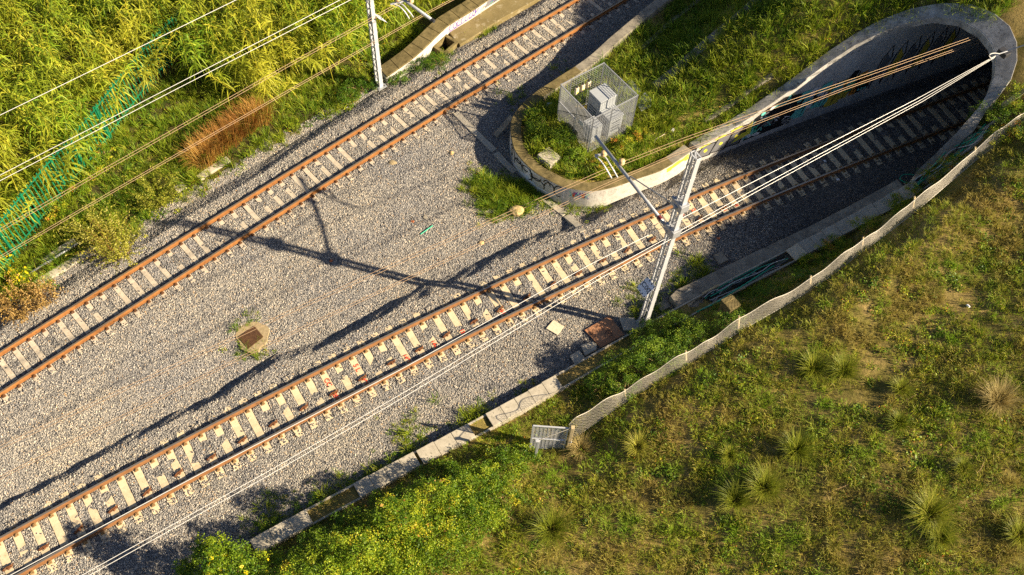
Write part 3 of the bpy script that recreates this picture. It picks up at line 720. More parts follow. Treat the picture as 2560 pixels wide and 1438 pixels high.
for i in range(i0, i0 + 88):
    c = place(pB, B, dirB, bref + i * .6, CB, i == i0)
    sv = bref + i * .6
    if i % 2 == 0 and -22 < sv < 10.6:
        a = link('sleeper_anchor', AM, c); a.scale = (.62, .62, .66); a.location = (R.uniform(-.02, .02), -.30 + R.uniform(-.04, .04), -.01); a.rotation_euler[2] = R.uniform(.1, .5)
        c['label'] = 'pale sleeper of the tunnel track carrying a rusty iron bracket'; c['group'] = 'bracketed sleepers of the tunnel track'
    if i in PAINT:
        tx = PAINT[i]; tx = (tx,) if isinstance(tx, str) else tx
        for k, s_ in enumerate(tx if len(tx) == 2 else ('', tx[0])):
            if not s_: continue
            fo = letters('paint_mark', s_, .27 if k == 0 else .21, M['red'], c, .006); fo.location = (0, .22 if k == 0 else -.42, .0125); fo.rotation_euler[2] = -math.pi / 2
            if k == 0: fo.location = (0, .2, -.010)
        c['label'] = {-13: 'painted sleeper with small red 1495 near the lower rail', -11: 'painted sleeper with red 1445 at its lower end', -16: 'painted sleeper with big red 5 L and 1495', -18: 'painted sleeper with red CC and 2250', -9: 'painted sleeper with red 13 by the lower rail', -6: 'painted sleeper with red 04 in the mast shadow', 10: 'painted sleeper with red 2 and 3 1 right of the mast', 9: 'painted sleeper with large red S right of the mast', 8: 'painted sleeper with a red 1 right behind the mast', 12: 'painted sleeper with one red stroke at the edge of the tunnel shade', 13: 'painted sleeper with two red strokes at the edge of the tunnel shade'}[i]
        c['group'] = 'sleepers with red paint marks'

# ------------------------------------------------------------ masts of the overhead line
def rot2(d, x, y): return (d[0] * x - d[1] * y, d[1] * x + d[0] * y)
def mast(label, base, d, h, wdt, dep, plate_z, text):
    """two channel chords stand across the track (wdt apart), lacing runs between them on both faces"""
    t = empty('catenary_mast', label, 'mast', base, 'masts of the overhead line', math.atan2(d[1], d[0]))
    for sd in (-1, 1):
        m = MB(); y = sd * wdt / 2
        for tz in (0,):
            k = .9
            m.sweep([[(-dep / 2, y - .008 * sd, 0), (dep / 2, y - .008 * sd, 0), (dep / 2, y + .008 * sd, 0), (-dep / 2, y + .008 * sd, 0)], [(-dep / 2 * k, y * k - .008 * sd, h), (dep / 2 * k, y * k - .008 * sd, h), (dep / 2 * k, y * k + .008 * sd, h), (-dep / 2 * k, y * k + .008 * sd, h)]])
            for e in (-1, 1):
                m.sweep([[(e * dep / 2, y, 0), (e * dep / 2 - e * .012, y, 0), (e * dep / 2 - e * .012, y - sd * .06, 0), (e * dep / 2, y - sd * .06, 0)], [(e * dep / 2 * k, y * k, h), (e * (dep / 2 * k - .012), y * k, h), (e * (dep / 2 * k - .012), y * k - sd * .06, h), (e * dep / 2 * k, y * k - sd * .06, h)]])
        m.build('chord', M['galvw'], t)
    for e in (-1, 1):
        m = MB(); z = .35; q = 1
        while z < h - .3:
            f0 = 1 - .1 * z / h; f1 = 1 - .1 * (z + .36) / h
            m.bar((e * (dep / 2 * f0 + .006), q * wdt / 2 * f0, z), (e * (dep / 2 * f1 + .006), -q * wdt / 2 * f1, z + .36), .035, .012, up=(1, 0, 0)); z += .36; q = -q
        m.build('lacing', M['galv'], t)
    m = MB(); 
    for a, b in (((-1, -1), (1, -1)), ((1, -1), (1, 1)), ((1, 1), (-1, 1)), ((-1, 1), (-1, -1)), ((-1, -1), (1, 1))):
        m.bar((a[0] * dep * .45, a[1] * wdt * .45, h - .02), (b[0] * dep * .45, b[1] * wdt * .45, h - .02), .04, .02)
    m.build('cap_frame', M['galvw'], t)
    m = MB(); m.box((0, 0, -.03), dep + .26, wdt + .26, .035)
    for a in (-1, 1):
        for b in (-1, 1): m.tube([(a * (dep / 2 + .07), b * (wdt / 2 + .07), 0), (a * (dep / 2 + .07), b * (wdt / 2 + .07), .14)], .022, 6)
    m.build('base_plate', M['galv'], t)
    # number plate on the face looking back along the line
    pl = MB(); pl.box((0, 0, -.3), .012, .52, .60); p = pl.build('sign_plate', M['signw'], t, (-dep / 2 - .22, .10, plate_z)); p.rotation_euler[1] = math.radians(42)
    dots = MB()
    for j in range(4):
        for yy in ((.225 - .15 * j),):
            for zz in (.26, -.26): dots.box((-.009, yy, zz - .022), .004, .05, .045)
        if j in (1, 2):
            zz = .26 - .52 * j / 3
            for yy in (-.225, .225): dots.box((-.009, yy, zz - .022), .004, .05, .045)
    dots.build('plate_border', M['black'], p)
    if text:
        fo = letters('plate_number', text, .26, M['black'], p, .002); fo.location = (-.0085, 0, 0); fo.rotation_euler = (math.pi / 2, 0, -math.pi / 2)
    else:
        mk = MB()
        for j, zz in enumerate((.1, 0, -.1)):
            for yy in (-.1, .0, .1): mk.bar((-.009, yy - .03, zz), (-.009, yy + .03, zz + .05 * (-1) ** j), .02, .004)
        mk.build('plate_number', M['black'], p)
    return t
d1 = dirB(3.37); P1 = (5.160, 18.444, 0.050)
M1 = mast('tall white lattice mast standing beside the cable trough, its bracket over the tunnel track', P1, d1, 10.3, .36, .19, 2.95, 'C00')
d2 = dirA(-6.9); P2 = (-6.726, 30.243, -0.100)
M2 = mast('white lattice mast rising out of the weeds at the edge of the reeds', P2, (-d2[0], -d2[1]), 9.6, .34, .19, 3.9, None)
M2.rotation_euler[2] += 0.0
def hang(mb, name, mt, root, **k):
    o = mb.build(name, mt, root, **k); o.matrix_parent_inverse = (Matrix.Translation(root.location) @ Matrix.Rotation(root.rotation_euler[2], 4, 'Z')).inverted(); return o
# bracket of the near mast
a0 = Vector((5.056, 18.491, 6.450)); a1 = Vector((2.575, 22.425, 6.330)); ax = (a1 - a0).normalized()
m = MB(); m.tube([a0, a1], .062, 10); arm = hang(m, 'bracket_arm', M['galv'], M1, smooth=True)
m = MB(); m.tube([Vector((4.972, 18.422, 7.900)), Vector((3.793, 20.653, 6.420))], .022, 6); hang(m, 'stay_rod', M['galv'], M1)
m = MB(); q = a0 + ax * .45; m.tube([q, q + ax * .16], .079, 10); hang(m, 'arm_band', M['maroon'], M1)
for zz, lo in ((7.75, 7.9), (6.36, 6.45)):
    m = MB(); m.box((P1[0], P1[1], zz), .34, .52, .34, math.atan2(d1[1], d1[0])); hang(m, 'clamp', M['galv'], M1, bevel=.02)
for p_, q_ in (((4.930, 18.739, 7.900), (5.019, 18.268, 7.900)), ((4.973, 18.386, 6.450), (5.197, 18.766, 6.450))):
    m = MB(); m.tube([Vector(p_), Vector(q_)], .055, 8); hang(m, 'hinge', M['galv'], M1)
def insulator(p, root, tilt=0):
    m = MB(); p = Vector(p); m.tube([p, p + Vector((0, 0, .06)), p + Vector((0, 0, .07)), p + Vector((0, 0, .14)), p + Vector((0, 0, .15)), p + Vector((0, 0, .22)), p + Vector((0, 0, .26))], [.06, .06, .11, .11, .07, .12, .05], 10)
    hang(m, 'insulator', M['insul'], root, smooth=True)
insulator((3.484, 21.196, 6.350), M1); insulator((2.897, 21.853, 5.950), M1)
m = MB(); m.bar((2.608, 21.947, 5.850), (3.102, 22.025, 5.900), .07, .05); hang(m, 'registration_bar', M['galvw'], M1)
for pts in (((2.608, 21.928, 5.850), (2.742, 21.837, 5.820), (2.894, 21.706, 5.750), (3.072, 21.534, 5.600), (3.280, 21.394, 5.320)), ((2.923, 21.958, 5.850), (3.028, 21.863, 5.820), (3.152, 21.694, 5.750), (3.315, 21.538, 5.600), (3.496, 21.451, 5.320))):
    m = MB(); m.tube(dens(pts, 4), .028, 7); hang(m, 'registration_arm', M['galvw'], M1, smooth=True)
# bracket of the far mast
b0 = Vector((-6.611, 29.862, 6.500)); b1 = Vector((-3.813, 27.681, 6.350)); ax = (b1 - b0).normalized()
m = MB(); m.tube([b0, b1], .062, 10); hang(m, 'bracket_arm', M['galv'], M2, smooth=True)
m = MB(); m.tube([b1 - ax * .02, b1 + ax * .12], .07, 10); hang(m, 'arm_band', M['dark'], M2)
insulator((-5.334, 29.011, 5.950), M2); insulator((-4.716, 28.527, 6.350), M2)
m = MB(); m.bar((-5.616, 28.934, 5.850), (-5.067, 29.142, 5.900), .07, .05); hang(m, 'registration_bar', M['galvw'], M2)
for pts in (((-5.491, 28.947, 5.850), (-5.297, 28.909, 5.820), (-5.132, 28.822, 5.750), (-4.989, 28.752, 5.600), (-4.874, 28.744, 5.350)), ((-5.264, 29.040, 5.850), (-5.096, 28.953, 5.820), (-4.941, 28.819, 5.750), (-4.819, 28.793, 5.600), (-4.726, 28.851, 5.350))):
    m = MB(); m.tube(dens(pts, 4), .028, 7); hang(m, 'registration_arm', M['galvw'], M2, smooth=True)

# ------------------------------------------------------------ wires: each one a thing
def wire(pts, r, mt, label, cat='wire', group=None):
    m = MB(); m.tube(pts, r, 6); return tag(m.build('overhead_wire', M[mt], smooth=True), label, cat, group)
def run(fn, ss, off, z, dz=0.0): return [(*fn(q, off), z + dz * math.sin(i * .9)) for i, q in enumerate(ss)]
sB = [-34, -26, -18, -10, -4, 1, 3.0, 6, 10, 14, 20, 26, 34]
offm = [-.62, -.66, -.72, -.95, -1.05, -1.07, -1.05, -1.12, -1.30, -1.30, -1.05, -1.0, -1.0]
zm = [6.26] * 9 + [6.05, 5.6, 5.45, 5.4]
offc = [-.85, -.92, -.98, -1.05, -1.1, -1.0, -.95, -.92, -1.0, -1.0, -1.05, -1.0, -.9]
for j, dd in enumerate((-.055, .055)):
    wire([(*B(q, o_ + dd), z_) for q, o_, z_ in zip(sB, offm, zm)], .008, 'wirec', 'one of the upper pair of thin brown wires above the tunnel track', group='twin carrying wires of the tunnel track')
    wire([(*B(q, o_ + dd * .8), 5.2) for q, o_ in zip(sB, offc)], .008, 'wirec', 'one of the lower pair of thin brown wires above the tunnel track', group='twin contact wires of the tunnel track')
sA = [-40, -28, -20, -12, -6, 0, 10]
for dd in (-.055, .055):
    wire([(*A(q, .17 + dd), 6.3) for q in sA], .008, 'wirec', 'one of the upper pair of thin brown wires above the upper track', group='twin carrying wires of the upper track')
    wire([(*A(q, o_ + dd * .8), 5.2) for q, o_ in zip(sA, (.25, .2, .15, .09, .05, -.15, -.2))], .008, 'wirec', 'one of the lower pair of thin brown wires above the upper track', group='twin contact wires of the upper track')
POR = (18.108, 28.134, 6.200)
wire([(-14.990, 4.354, 6.300), (-12.598, 5.877, 6.300), (-8.343, 8.995, 6.300), (-3.182, 12.677, 6.300), (2.410, 16.927, 6.300), (5.339, 18.970, 6.300), (8.335, 21.078, 6.300), (14.445, 25.356, 6.300), POR], .0105, 'wirew', 'bright white wire passing in front of the near mast to the portal rim')
for k, (dx, dy, lb) in enumerate(((0, 0, 'upper wire of the white pair that passes behind the near mast'), (5, 9, 'lower wire of the white pair that passes behind the near mast'))):
    wire([(-13.294, 4.179, 6.300) if k == 0 else (-13.149, 4.063, 6.300), (-10.752, 6.009, 6.300) if k == 0 else (-10.616, 5.977, 6.300), (-6.515, 9.181, 6.300) if k == 0 else (-6.372, 9.145, 6.300), (-3.081, 11.862, 6.300) if k == 0 else (-2.997, 11.764, 6.300), (2.805, 16.605, 6.300) if k == 0 else (2.858, 16.502, 6.300), (4.672, 17.995, 6.300) if k == 0 else (4.709, 17.886, 6.300), (8.307, 20.723, 6.300) if k == 0 else (8.310, 20.584, 6.300), (14.638, 25.354, 6.300) if k == 0 else (14.719, 25.302, 6.300), (POR[0], POR[1], POR[2] - .05 * (k + 1))], .0095, 'wirew', lb)
wire([(-20.898, 18.174, 6.800), (-17.957, 21.024, 6.800), (-14.708, 24.147, 6.800), (-11.240, 27.504, 6.800), (-7.102, 31.460, 6.800)], .0105, 'wirew', 'single white wire crossing the reeds in the upper left corner')
wire([(-19.874, 15.721, 6.800), (-17.066, 18.477, 6.800), (-12.568, 22.844, 6.800), (-7.346, 27.915, 6.800), (-3.865, 31.327, 6.800)], .0095, 'wirew', 'upper wire of the white pair crossing the reeds and green fence')
wire([(-19.794, 15.530, 6.800), (-16.987, 18.250, 6.800), (-12.397, 22.727, 6.800), (-7.008, 27.906, 6.800), (-3.537, 31.265, 6.800)], .0095, 'wirew', 'lower wire of the white pair crossing the reeds and green fence')
an = empty('wire_anchor', 'dark wire anchor with looped steel cable bolted on the portal rim', 'anchor', (18.439, 28.304, 6.300))
m = MB(); p = Vector((18.475, 28.359, 6.250)); m.box(p - Vector((0, 0, .2)), .3, .42, .22, .6); inv(m.build('bracket', M['dark'], an, bevel=.02))
m = MB(); m.tube([POR, Vector((18.219, 28.151, 6.300)), Vector((18.535, 28.283, 6.350)), Vector((18.999, 28.123, 6.900))], .028, 7); inv(m.build('turnbuckle', M['galv'], an))
m = MB(); m.tube(dens([(17.939, 27.922, 6.200), (17.700, 27.823, 6.400), (17.673, 27.846, 6.500), (17.931, 28.040, 6.400), (18.215, 28.129, 6.300)], 4), .018, 6); inv(m.build('cable_loop', M['wirew'], an))

# ------------------------------------------------------------ caged switchgear on the nose
F_, L_c, R_c, B_c = (2.83, 26.4), (1.44, 28.15), (4.65, 27.85), (3.22, 29.58)
Z0, Z1 = .72, 2.9
cage = empty('mesh_cage', 'square grey steel mesh cage without a roof on the grassy nose', 'cage', (3.0, 28.0, Z0))
def lerp(a, b, t): return (a[0] + (b[0] - a[0]) * t, a[1] + (b[1] - a[1]) * t)
for q in (F_, L_c, R_c, B_c, lerp(F_, L_c, .48), lerp(F_, R_c, .42), lerp(R_c, B_c, .5), lerp(L_c, B_c, .24)):
    m = MB(); m.bar((*q, Z0 - .2), (*q, Z1 + .02), .055 if q in (F_, L_c, R_c, B_c) else .04); inv(m.build('post', M['galv'], cage))
def meshpanel(a, b, z0, z1, nv, nh, rv=.011, rh=.008, name='mesh_panel', vdep=.008):
    m = MB()
    for i in range(1, nv):
        q = lerp(a, b, i / nv); m.bar((*q, z0), (*q, z1), rv, vdep, up=(b[0] - a[0], b[1] - a[1], 0))
    for j in range(nh + 1):
        z = z0 + (z1 - z0) * j / nh; m.bar((*a, z), (*b, z), rh, rh)
    m.bar((*a, z1), (*b, z1), .035, .03); m.bar((*a, z0), (*b, z0), .035, .03)
    inv(m.build(name, M['galv'], cage))
meshpanel(F_, R_c, Z0 + .05, Z1, 18, 22, .008, .011)
meshpanel(R_c, B_c, Z0 + .05, Z1, 12, 24, .007, .011)
meshpanel(B_c, L_c, Z0 + .05, Z1, 16, 18, .008, .009)
mid = lerp(F_, L_c, .48)
meshpanel(F_, mid, Z0 + .05, Z1, 14, 3, .022, .012, 'bar_panel')
# gate leaf with a middle rail and a plate
m = MB()
for i in range(1, 16):
    q = lerp(mid, L_c, i / 16); m.bar((*q, Z0 + .08), (*q, Z1 - .03), .022, .008, up=(1, -1, 0))
for z in (Z0 + .08, Z0 + 1.15, Z1 - .03): m.bar((*mid, z), (*L_c, z), .05, .04)
inv(m.build('gate_leaf', M['galv'], cage))
m = MB(); q = lerp(F_, L_c, .3); m.box((q[0] - .03, q[1] - .03, Z0 + 1.2), .3, .02, .22, math.atan2(L_c[1] - F_[1], L_c[0] - F_[0])); inv(m.build('warning_plate', M['galvw'], cage))
AN = math.atan2(R_c[1] - F_[1], R_c[0] - F_[0])
def cabinet(name, label, q, sx, sy, h, over=.05, louv=True, an=AN, z=Z0):
    t = empty(name, label, 'cabinet', (*q, z), None, an)
    m = MB(); m.box((0, 0, 0), sx, sy, h); m.build('body', M['cab'], t, bevel=.01)
    m = MB(); m.box((0, 0, h + .002), sx + over, sy + over, .05, 0, None, .97); m.build('roof', M['cab'], t, bevel=.008)
    m = MB(); m.box((-sx / 2 - .012, 0, .12), .02, sy * .82, h - .24)
    m.box((-sx / 2 - .03, .1, h * .5), .03, .05, .12); m.build('door', M['cab'], t)
    if louv:
        m = MB()
        for i in range(5): m.box((-sx / 2 - .026, 0, .3 + i * .16), .012, sy * .6, .06)
        for i in range(5): m.box((.0, -sy / 2 - .006, .3 + i * .16), sx * .6, .012, .06)
        m.build('louvre', M['cabdark'], t)
    return t
cabinet('switch_cabinet', 'tallest grey cabinet with broad flat roof inside the mesh cage', (3.27, 28.42), .86, .80, 1.55)
cabinet('switch_cabinet', 'wide grey cabinet behind the mesh on the sunny side of the cage', (3.68, 27.9), .74, .80, 1.0)
cabinet('switch_cabinet', 'lowest grey cabinet in the front corner of the cage', (2.95, 27.35), .55, .6, .82, .03, False)
for i, lb in enumerate(('cream insulator box hanging on the cage mesh, nearest the gate', 'middle one of three cream insulator boxes on the cage mesh', 'cream insulator box on the cage mesh, nearest the back corner')):
    q = lerp(L_c, B_c, .36 + .14 * i)
    t = empty('insulator_box', lb, 'insulator', (q[0] + .07, q[1] - .09, 1.95), 'cream boxes on the cage mesh', math.atan2(B_c[1] - L_c[1], B_c[0] - L_c[0]))
    m = MB(); m.box((0, 0, 0), .17, .13, .42); m.build('box_body', M['whitep'] if False else M['boardw'], t, bevel=.02)
    m = MB(); m.tube([(0, 0, .42), (0, 0, .47), (0, 0, .53)], [.05, .05, .03], 8); m.build('box_cap', M['dark'], t)
    m = MB(); m.box((0, -.069, .1), .07, .008, .07); m.build('box_label', M['yellowp'], t)
def plate(name, label, cat, pts, th, mt, group=None):
    cx = sum(p[0] for p in pts) / len(pts); cy = sum(p[1] for p in pts) / len(pts)
    a = sum(pts[i][0] * pts[(i + 1) % len(pts)][1] - pts[(i + 1) % len(pts)][0] * pts[i][1] for i in range(len(pts)))
    if a < 0: pts = pts[::-1]
    m = MB(); m.prism(pts, [p[2] for p in pts], [p[2] + th for p in pts]); o = m.build(name, M[mt], bevel=min(.01, th / 3)); return tag(o, label, cat, group)
plate('metal_lid', 'square grey metal lid on the grass next to the cage, nearer the track', 'lid', [(4.160, 30.389, 0.756), (4.674, 30.751, 0.841), (5.118, 29.999, 0.955), (4.609, 29.590, 0.876)], .05, 'cab')
plate('metal_lid', 'square grey metal lid on the grass, farther from the cage', 'lid', [(4.844, 29.272, 0.958), (5.269, 29.862, 1.012), (5.702, 29.137, 1.116), (5.096, 28.707, 1.007)], .05, 'cab')
m = MB(); c = (1.173, 25.948, 0.617); m.box((c[0], c[1], c[2] - .2), .78, .66, .48, -.75); tag(m.build('concrete_block', M['concpale'], bevel=.02), 'square concrete manhole block on the nose in front of the cage', 'block')
m = MB(); c = (5.019, 27.654, 0.753); m.box((c[0], c[1], c[2]), .30, .26, .12, .4, None, .85); tag(m.build('stone_slab', M['boardw'], bevel=.03), 'small pale stone lying in the grass beside the cage', 'stone')
m = MB(); c = (6.487, 27.950, 0.784); m.box((c[0], c[1], c[2]), .2, .13, .08, 1.2); m.box((c[0], c[1], c[2] + .08), .14, .08, .02, 1.2); tag(m.build('junction_box', M['cablew'], bevel=.01), 'small white junction box lying in the weeds on the slope', 'box')
cable([(5.674, 27.194, 0.645), (5.760, 27.408, 0.775), (5.967, 27.560, 0.807), (6.149, 27.735, 0.783)], .015, 'boardw', 'short pale bent pipe sticking out of the weeds above the wall', None)
m = MB(); a = (1.024, 28.977, 0.724); m.box(a, .2, .16, .1, .5, None, .7); m.box((a[0] + .1, a[1] + .05, a[2] - .02), .12, .1, .1, 1.0, None, .6); tag(m.build('litter', M['cablew']), 'crumpled white litter in the grass left of the cage gate', 'litter')

# ------------------------------------------------------------ low wall, platform and pit left of the upper track
pw = empty('platform_wall', 'low wall with tiled brown coping and sprayed white face beside the upper track', 'wall', (-3.989, 34.342, 0.000))
WL = [(-6.446, 30.607, 0.120), (-5.335, 31.584, 0.420), (-4.618, 32.659, 0.480), (-3.924, 33.780, 0.520), (-2.934, 34.816, 0.540), (-2.230, 35.631, 0.550), (-0.894, 37.191, 0.560), (0.796, 39.194, 0.580)]
WBk = offset_line(WL, .62)
m = MB(); m.sweep([[(a[0], a[1], -.6), (a[0], a[1], a[2] - .1), (b[0], b[1], b[2] - .1), (b[0], b[1], -.6)] for a, b in zip(WL, WBk)]); inv(m.build('wall_body', M['white'], pw))
WD = dens(WL, 2); WDb = offset_line(WD, .66); WDf = offset_line(WD, -.03)
for i in range(len(WD) - 1):
    m = MB(); a, b, c, d = WDf[i], WDf[i + 1], WDb[i + 1], WDb[i]; sh = .012
    L = math.hypot(b[0] - a[0], b[1] - a[1]); e = sh / max(L, .1)
    pa, pb, pc, pd = [tuple(x + (y - x) * e for x, y in zip(u_, v_)) for u_, v_ in ((a, b), (b, a), (c, d), (d, c))]
    m.add([(q[0], q[1], q[2] - .098) for q in (pa, pb, pc, pd)] + [(q[0], q[1], q[2] + R.uniform(0, .008)) for q in (pa, pb, pc, pd)], [(3, 2, 1, 0), (4, 5, 6, 7), (0, 1, 5, 4), (1, 2, 6, 5), (2, 3, 7, 6), (3, 0, 4, 7)])
    inv(m.build('coping_slab', M['concmoss'], pw, bevel=.01))
_wu = [0.0]
for a, b in zip(WL[:-1], WL[1:]): _wu.append(_wu[-1] + math.hypot(b[0] - a[0], b[1] - a[1]))
WO = offset_line(WL, -1.0)
def on_pw(u, z, l):
    x = float(np.interp(u, _wu, [q[0] for q in WL])); y = float(np.interp(u, _wu, [q[1] for q in WL]))
    dx = float(np.interp(u, _wu, [q[0] - p[0] for q, p in zip(WO, WL)])); dy = float(np.interp(u, _wu, [q[1] - p[1] for q, p in zip(WO, WL)])); return (x + dx * (l + .006), y + dy * (l + .006), z)
g = Paint(on_pw); u3 = _wu[3]
for i in range(7):
    u = u3 + .2 + i * .25; g.arc(u, .22, .11, .15, R.uniform(0, 90), R.uniform(250, 400), .035, 'purple')
g.stroke([(u3 + .05, .02), (u3 + .9, .06), (u3 + 1.7, .14), (u3 + 2.0, .38)], .04, 'purple'); g.stroke([(u3 + 1.6, .4), (u3 + 1.8, .48), (u3 + 1.75, .2)], .05, 'purple')
g.poly([(u3 + 2.4, .1), (u3 + 3.4, .05), (u3 + 3.4, .4), (u3 + 2.6, .42)], 'greyp')
for i in range(26):
    u = u3 + R.uniform(2.3, 6.5); g.stroke([(u + R.uniform(-.2, .2), R.uniform(.05, .42)) for _ in range(4)], .03, R.choice(['teal', 'greyp', 'black', 'teal', 'greens', 'purple']))
g.build(pw)
m = MB()
m.prism([(-3.844, 33.833, -0.020)[:2], (-3.468, 33.279, -0.020)[:2], (-3.279, 33.085, -0.020)[:2], (-2.599, 33.798, -0.020)[:2], (-1.459, 35.040, -0.020)[:2], (0.155, 36.537, -0.020)[:2], (2.873, 39.190, -0.020)[:2], (0.625, 39.496, -0.020)[:2], (-2.254, 36.054, -0.020)[:2], (-2.965, 35.190, -0.020)[:2]][::-1][::-1], -.5, -.02)
tag(m.build('platform_slab', M['wet'], bevel=.02), 'wet brown concrete slab between the sprayed low wall and the upper track', 'slab')
pit = empty('drain_pit', 'square open concrete drain pit at the end of the low wall', 'pit', (-3.989, 33.495, -0.300))
c4 = PITC
def ins(pts, k):
    cx = sum(p[0] for p in pts) / 4; cy = sum(p[1] for p in pts) / 4; return [(cx + (p[0] - cx) * k, cy + (p[1] - cy) * k, p[2]) for p in pts]
ci = ins(c4, .70); m = MB()
for i in range(4):
    a, b, c, d = c4[i], c4[(i + 1) % 4], ci[(i + 1) % 4], ci[i]
    m.add([(*q[:2], z) for z in (-1.2, .015) for q in (a, b, c, d)], [(3, 2, 1, 0), (4, 5, 6, 7), (0, 1, 5, 4), (2, 3, 7, 6)])
inv(m.build('pit_rim', M['concmoss'], pit))
m = MB(); m.add([(*q[:2], -1.1) for q in ins(c4, .72)], [(0, 1, 2, 3)]); inv(m.build('pit_floor', M['bank'], pit))
# kerb stones along the weeds further left
for k, (pts, lb) in enumerate((([(-13.646, 24.342, -0.387), (-13.359, 24.722, -0.393), (-13.019, 25.111, -0.399), (-12.629, 25.484, -0.375)], 'pale concrete kerb piece at the gravel edge by the orange grass'), ([(-18.730, 18.611, -0.445), (-18.163, 19.223, -0.441), (-17.538, 19.830, -0.407), (-17.016, 20.343, -0.409)], 'pale concrete kerb piece beside the dark gutter at the left edge'), ([(-18.724, 19.552, -0.375), (-18.250, 20.139, -0.324), (-17.749, 20.651, -0.291)], 'sandy concrete kerb at the foot of the green fence'), ([(-6.663, 30.957, -0.412), (-6.220, 31.437, -0.386), (-5.891, 31.816, -0.371)], 'mossy concrete kerb piece beside the far mast'), ([(-14.476, 23.651, -0.427), (-14.171, 23.959, -0.401)], 'small kerb stone among the weeds by the gravel edge'))):
    beam('kerb_stone', lb, pts, .34, .1, M['concpale'])
m = MB(); m.tube([(-19.090, 18.979, -0.245), (-18.132, 19.936, -0.181), (-17.517, 20.590, -0.146)], .045, 8); tag(m.build('grey_pipe', M['galv'], smooth=True), 'thin grey pipe running along the gutter at the left edge', 'pipe')

# ------------------------------------------------------------ green palisade fence through the reeds
TOP = [(-15.858, 31.841, 2.100), (-16.499, 30.402, 2.100), (-17.149, 28.507, 2.100), (-17.831, 25.956, 2.100), (-18.341, 24.191, 2.100), (-18.799, 23.103, 2.100), (-19.347, 21.248, 2.100), (-19.785, 19.681, 2.100), (-20.277, 18.142, 2.100)]
pf = empty('palisade_fence', 'green steel palisade fence half buried in reeds and weeds', 'fence', (TOP[3][0], TOP[3][1], -.3))
m = MB(); seg = [0.0]
for a, b in zip(TOP[:-1], TOP[1:]): seg.append(seg[-1] + math.hypot(b[0] - a[0], b[1] - a[1]))
def tp(u): return tuple(float(np.interp(u, seg, [q[d] for q in TOP])) for d in (0, 1))
for z in (1.78, .1): m.tube([(*tp(u), z) for u in np.linspace(0, seg[-1], 30)], .028, 5)
inv(m.build('rail_bar', M['green'], pf))
PL = []
n = int(seg[-1] / .21)
for i in range(n):
    u = i * .21; q = tp(u); q2 = tp(u + .05); an = math.atan2(q2[1] - q[1], q2[0] - q[0]); m = MB()
    h = 2.2 + R.uniform(-.02, .02); m.box((q[0], q[1], -.25), .052, .012, h, an); m.add([], [])
    if i < 100: inv(m.build('pale', M['green'], pf))
for i in range(3, 9):
    q = TOP[i]; m = MB(); m.bar((q[0], q[1], -.5), (q[0], q[1], 1.9), .12, .08); inv(m.build('post', M['green'], pf))

# ------------------------------------------------------------ wire gate and sagging net fence on the hillside
FB = dens(FENCE, 5)
fence = empty('net_fence', 'long sagging wire net fence running along the crest of the hillside', 'fence', FENCE[4])
hts = []
m = MB(); NUv = 11
def fh(i): return .60 + .13 * math.sin(i * .9) + .08 * math.sin(i * 2.3)
lean = offset_line(FB, .22)
uu = [0.0]
for a, b in zip(FB[:-1], FB[1:]): uu.append(uu[-1] + math.hypot(b[0] - a[0], b[1] - a[1]))
def fp(u, v):
    i = float(np.interp(u, uu, range(len(uu)))); k = min(int(i), len(FB) - 2); t = i - k
    a = [FB[k][d] + (FB[k + 1][d] - FB[k][d]) * t for d in range(3)]; b = [lean[k][d] + (lean[k + 1][d] - lean[k][d]) * t for d in range(3)]
    h = fh(i) * (1.0 + .85 * max(0, 1 - i / 7)); bulge = .10 * math.sin(v * 3.14)
    return (a[0] + (b[0] - a[0]) * (v + bulge * .4), a[1] + (b[1] - a[1]) * (v + bulge * .4), a[2] + .02 + h * v)
st = .13; nu = int(uu[-1] / st)
for dr in (1, -1):
    for k in range(-NUv, nu + NUv):
        pts = []
        for j in range(NUv + 1):
            u = (k + (j if dr > 0 else -j)) * st
            if 0 <= u <= uu[-1]: pts.append(fp(u + .015 * math.sin(k * 1.7 + j), j / NUv))
        if len(pts) > 1: m.tube(pts, .0038, 3, caps=False)
inv(m.build('wire_net', M['net'], fence))
for v, r in ((1.0, .012), (.02, .010)):
    m = MB(); m.tube([fp(u, v) for u in np.linspace(0, uu[-1], 160)], r, 4); inv(m.build('edge_wire', M['net'], fence))
for i in range(1, len(FENCE)):
    q = FENCE[i]; l = lean[i * 5 if i * 5 < len(lean) else -1]; m = MB()
    m.bar((q[0], q[1], q[2] - .3), (l[0] - .05, l[1] + .1, q[2] + fh(i * 5) - .05), .06, .05); inv(m.build('stake', M['wood'], fence))
gq = Vector(FENCE[0])
gate = empty('wire_gate', 'small galvanised mesh gate hanging open at the end of the net fence', 'gate', tuple(gq))
gz = gq.z; Ga = Vector((1.058, 13.011, 0.150)); Gb = Vector((2.251, 13.012, 0.150)); GB = .2; GT = 2.12
m = MB()
for a, b in (((Ga.x, Ga.y, GB), (Ga.x, Ga.y, GT)), ((Gb.x, Gb.y, GB), (Gb.x, Gb.y, GT)), ((Ga.x, Ga.y, GT), (Gb.x, Gb.y, GT)), ((Ga.x, Ga.y, GB), (Gb.x, Gb.y, GB)), ((Ga.x, Ga.y, 1.05), (Gb.x, Gb.y, 1.05))): m.bar(a, b, .05, .05)
inv(m.build('gate_frame', M['galvw'], gate))
m = MB()
for i in range(1, 9): q = Ga.lerp(Gb, i / 9); m.bar((q.x, q.y, GB), (q.x, q.y, GT), .012)
for j in range(1, 22): z = GB + (GT - GB) * j / 22; m.bar((Ga.x, Ga.y, z), (Gb.x, Gb.y, z), .010)
inv(m.build('mesh_infill', M['galvw'], gate))
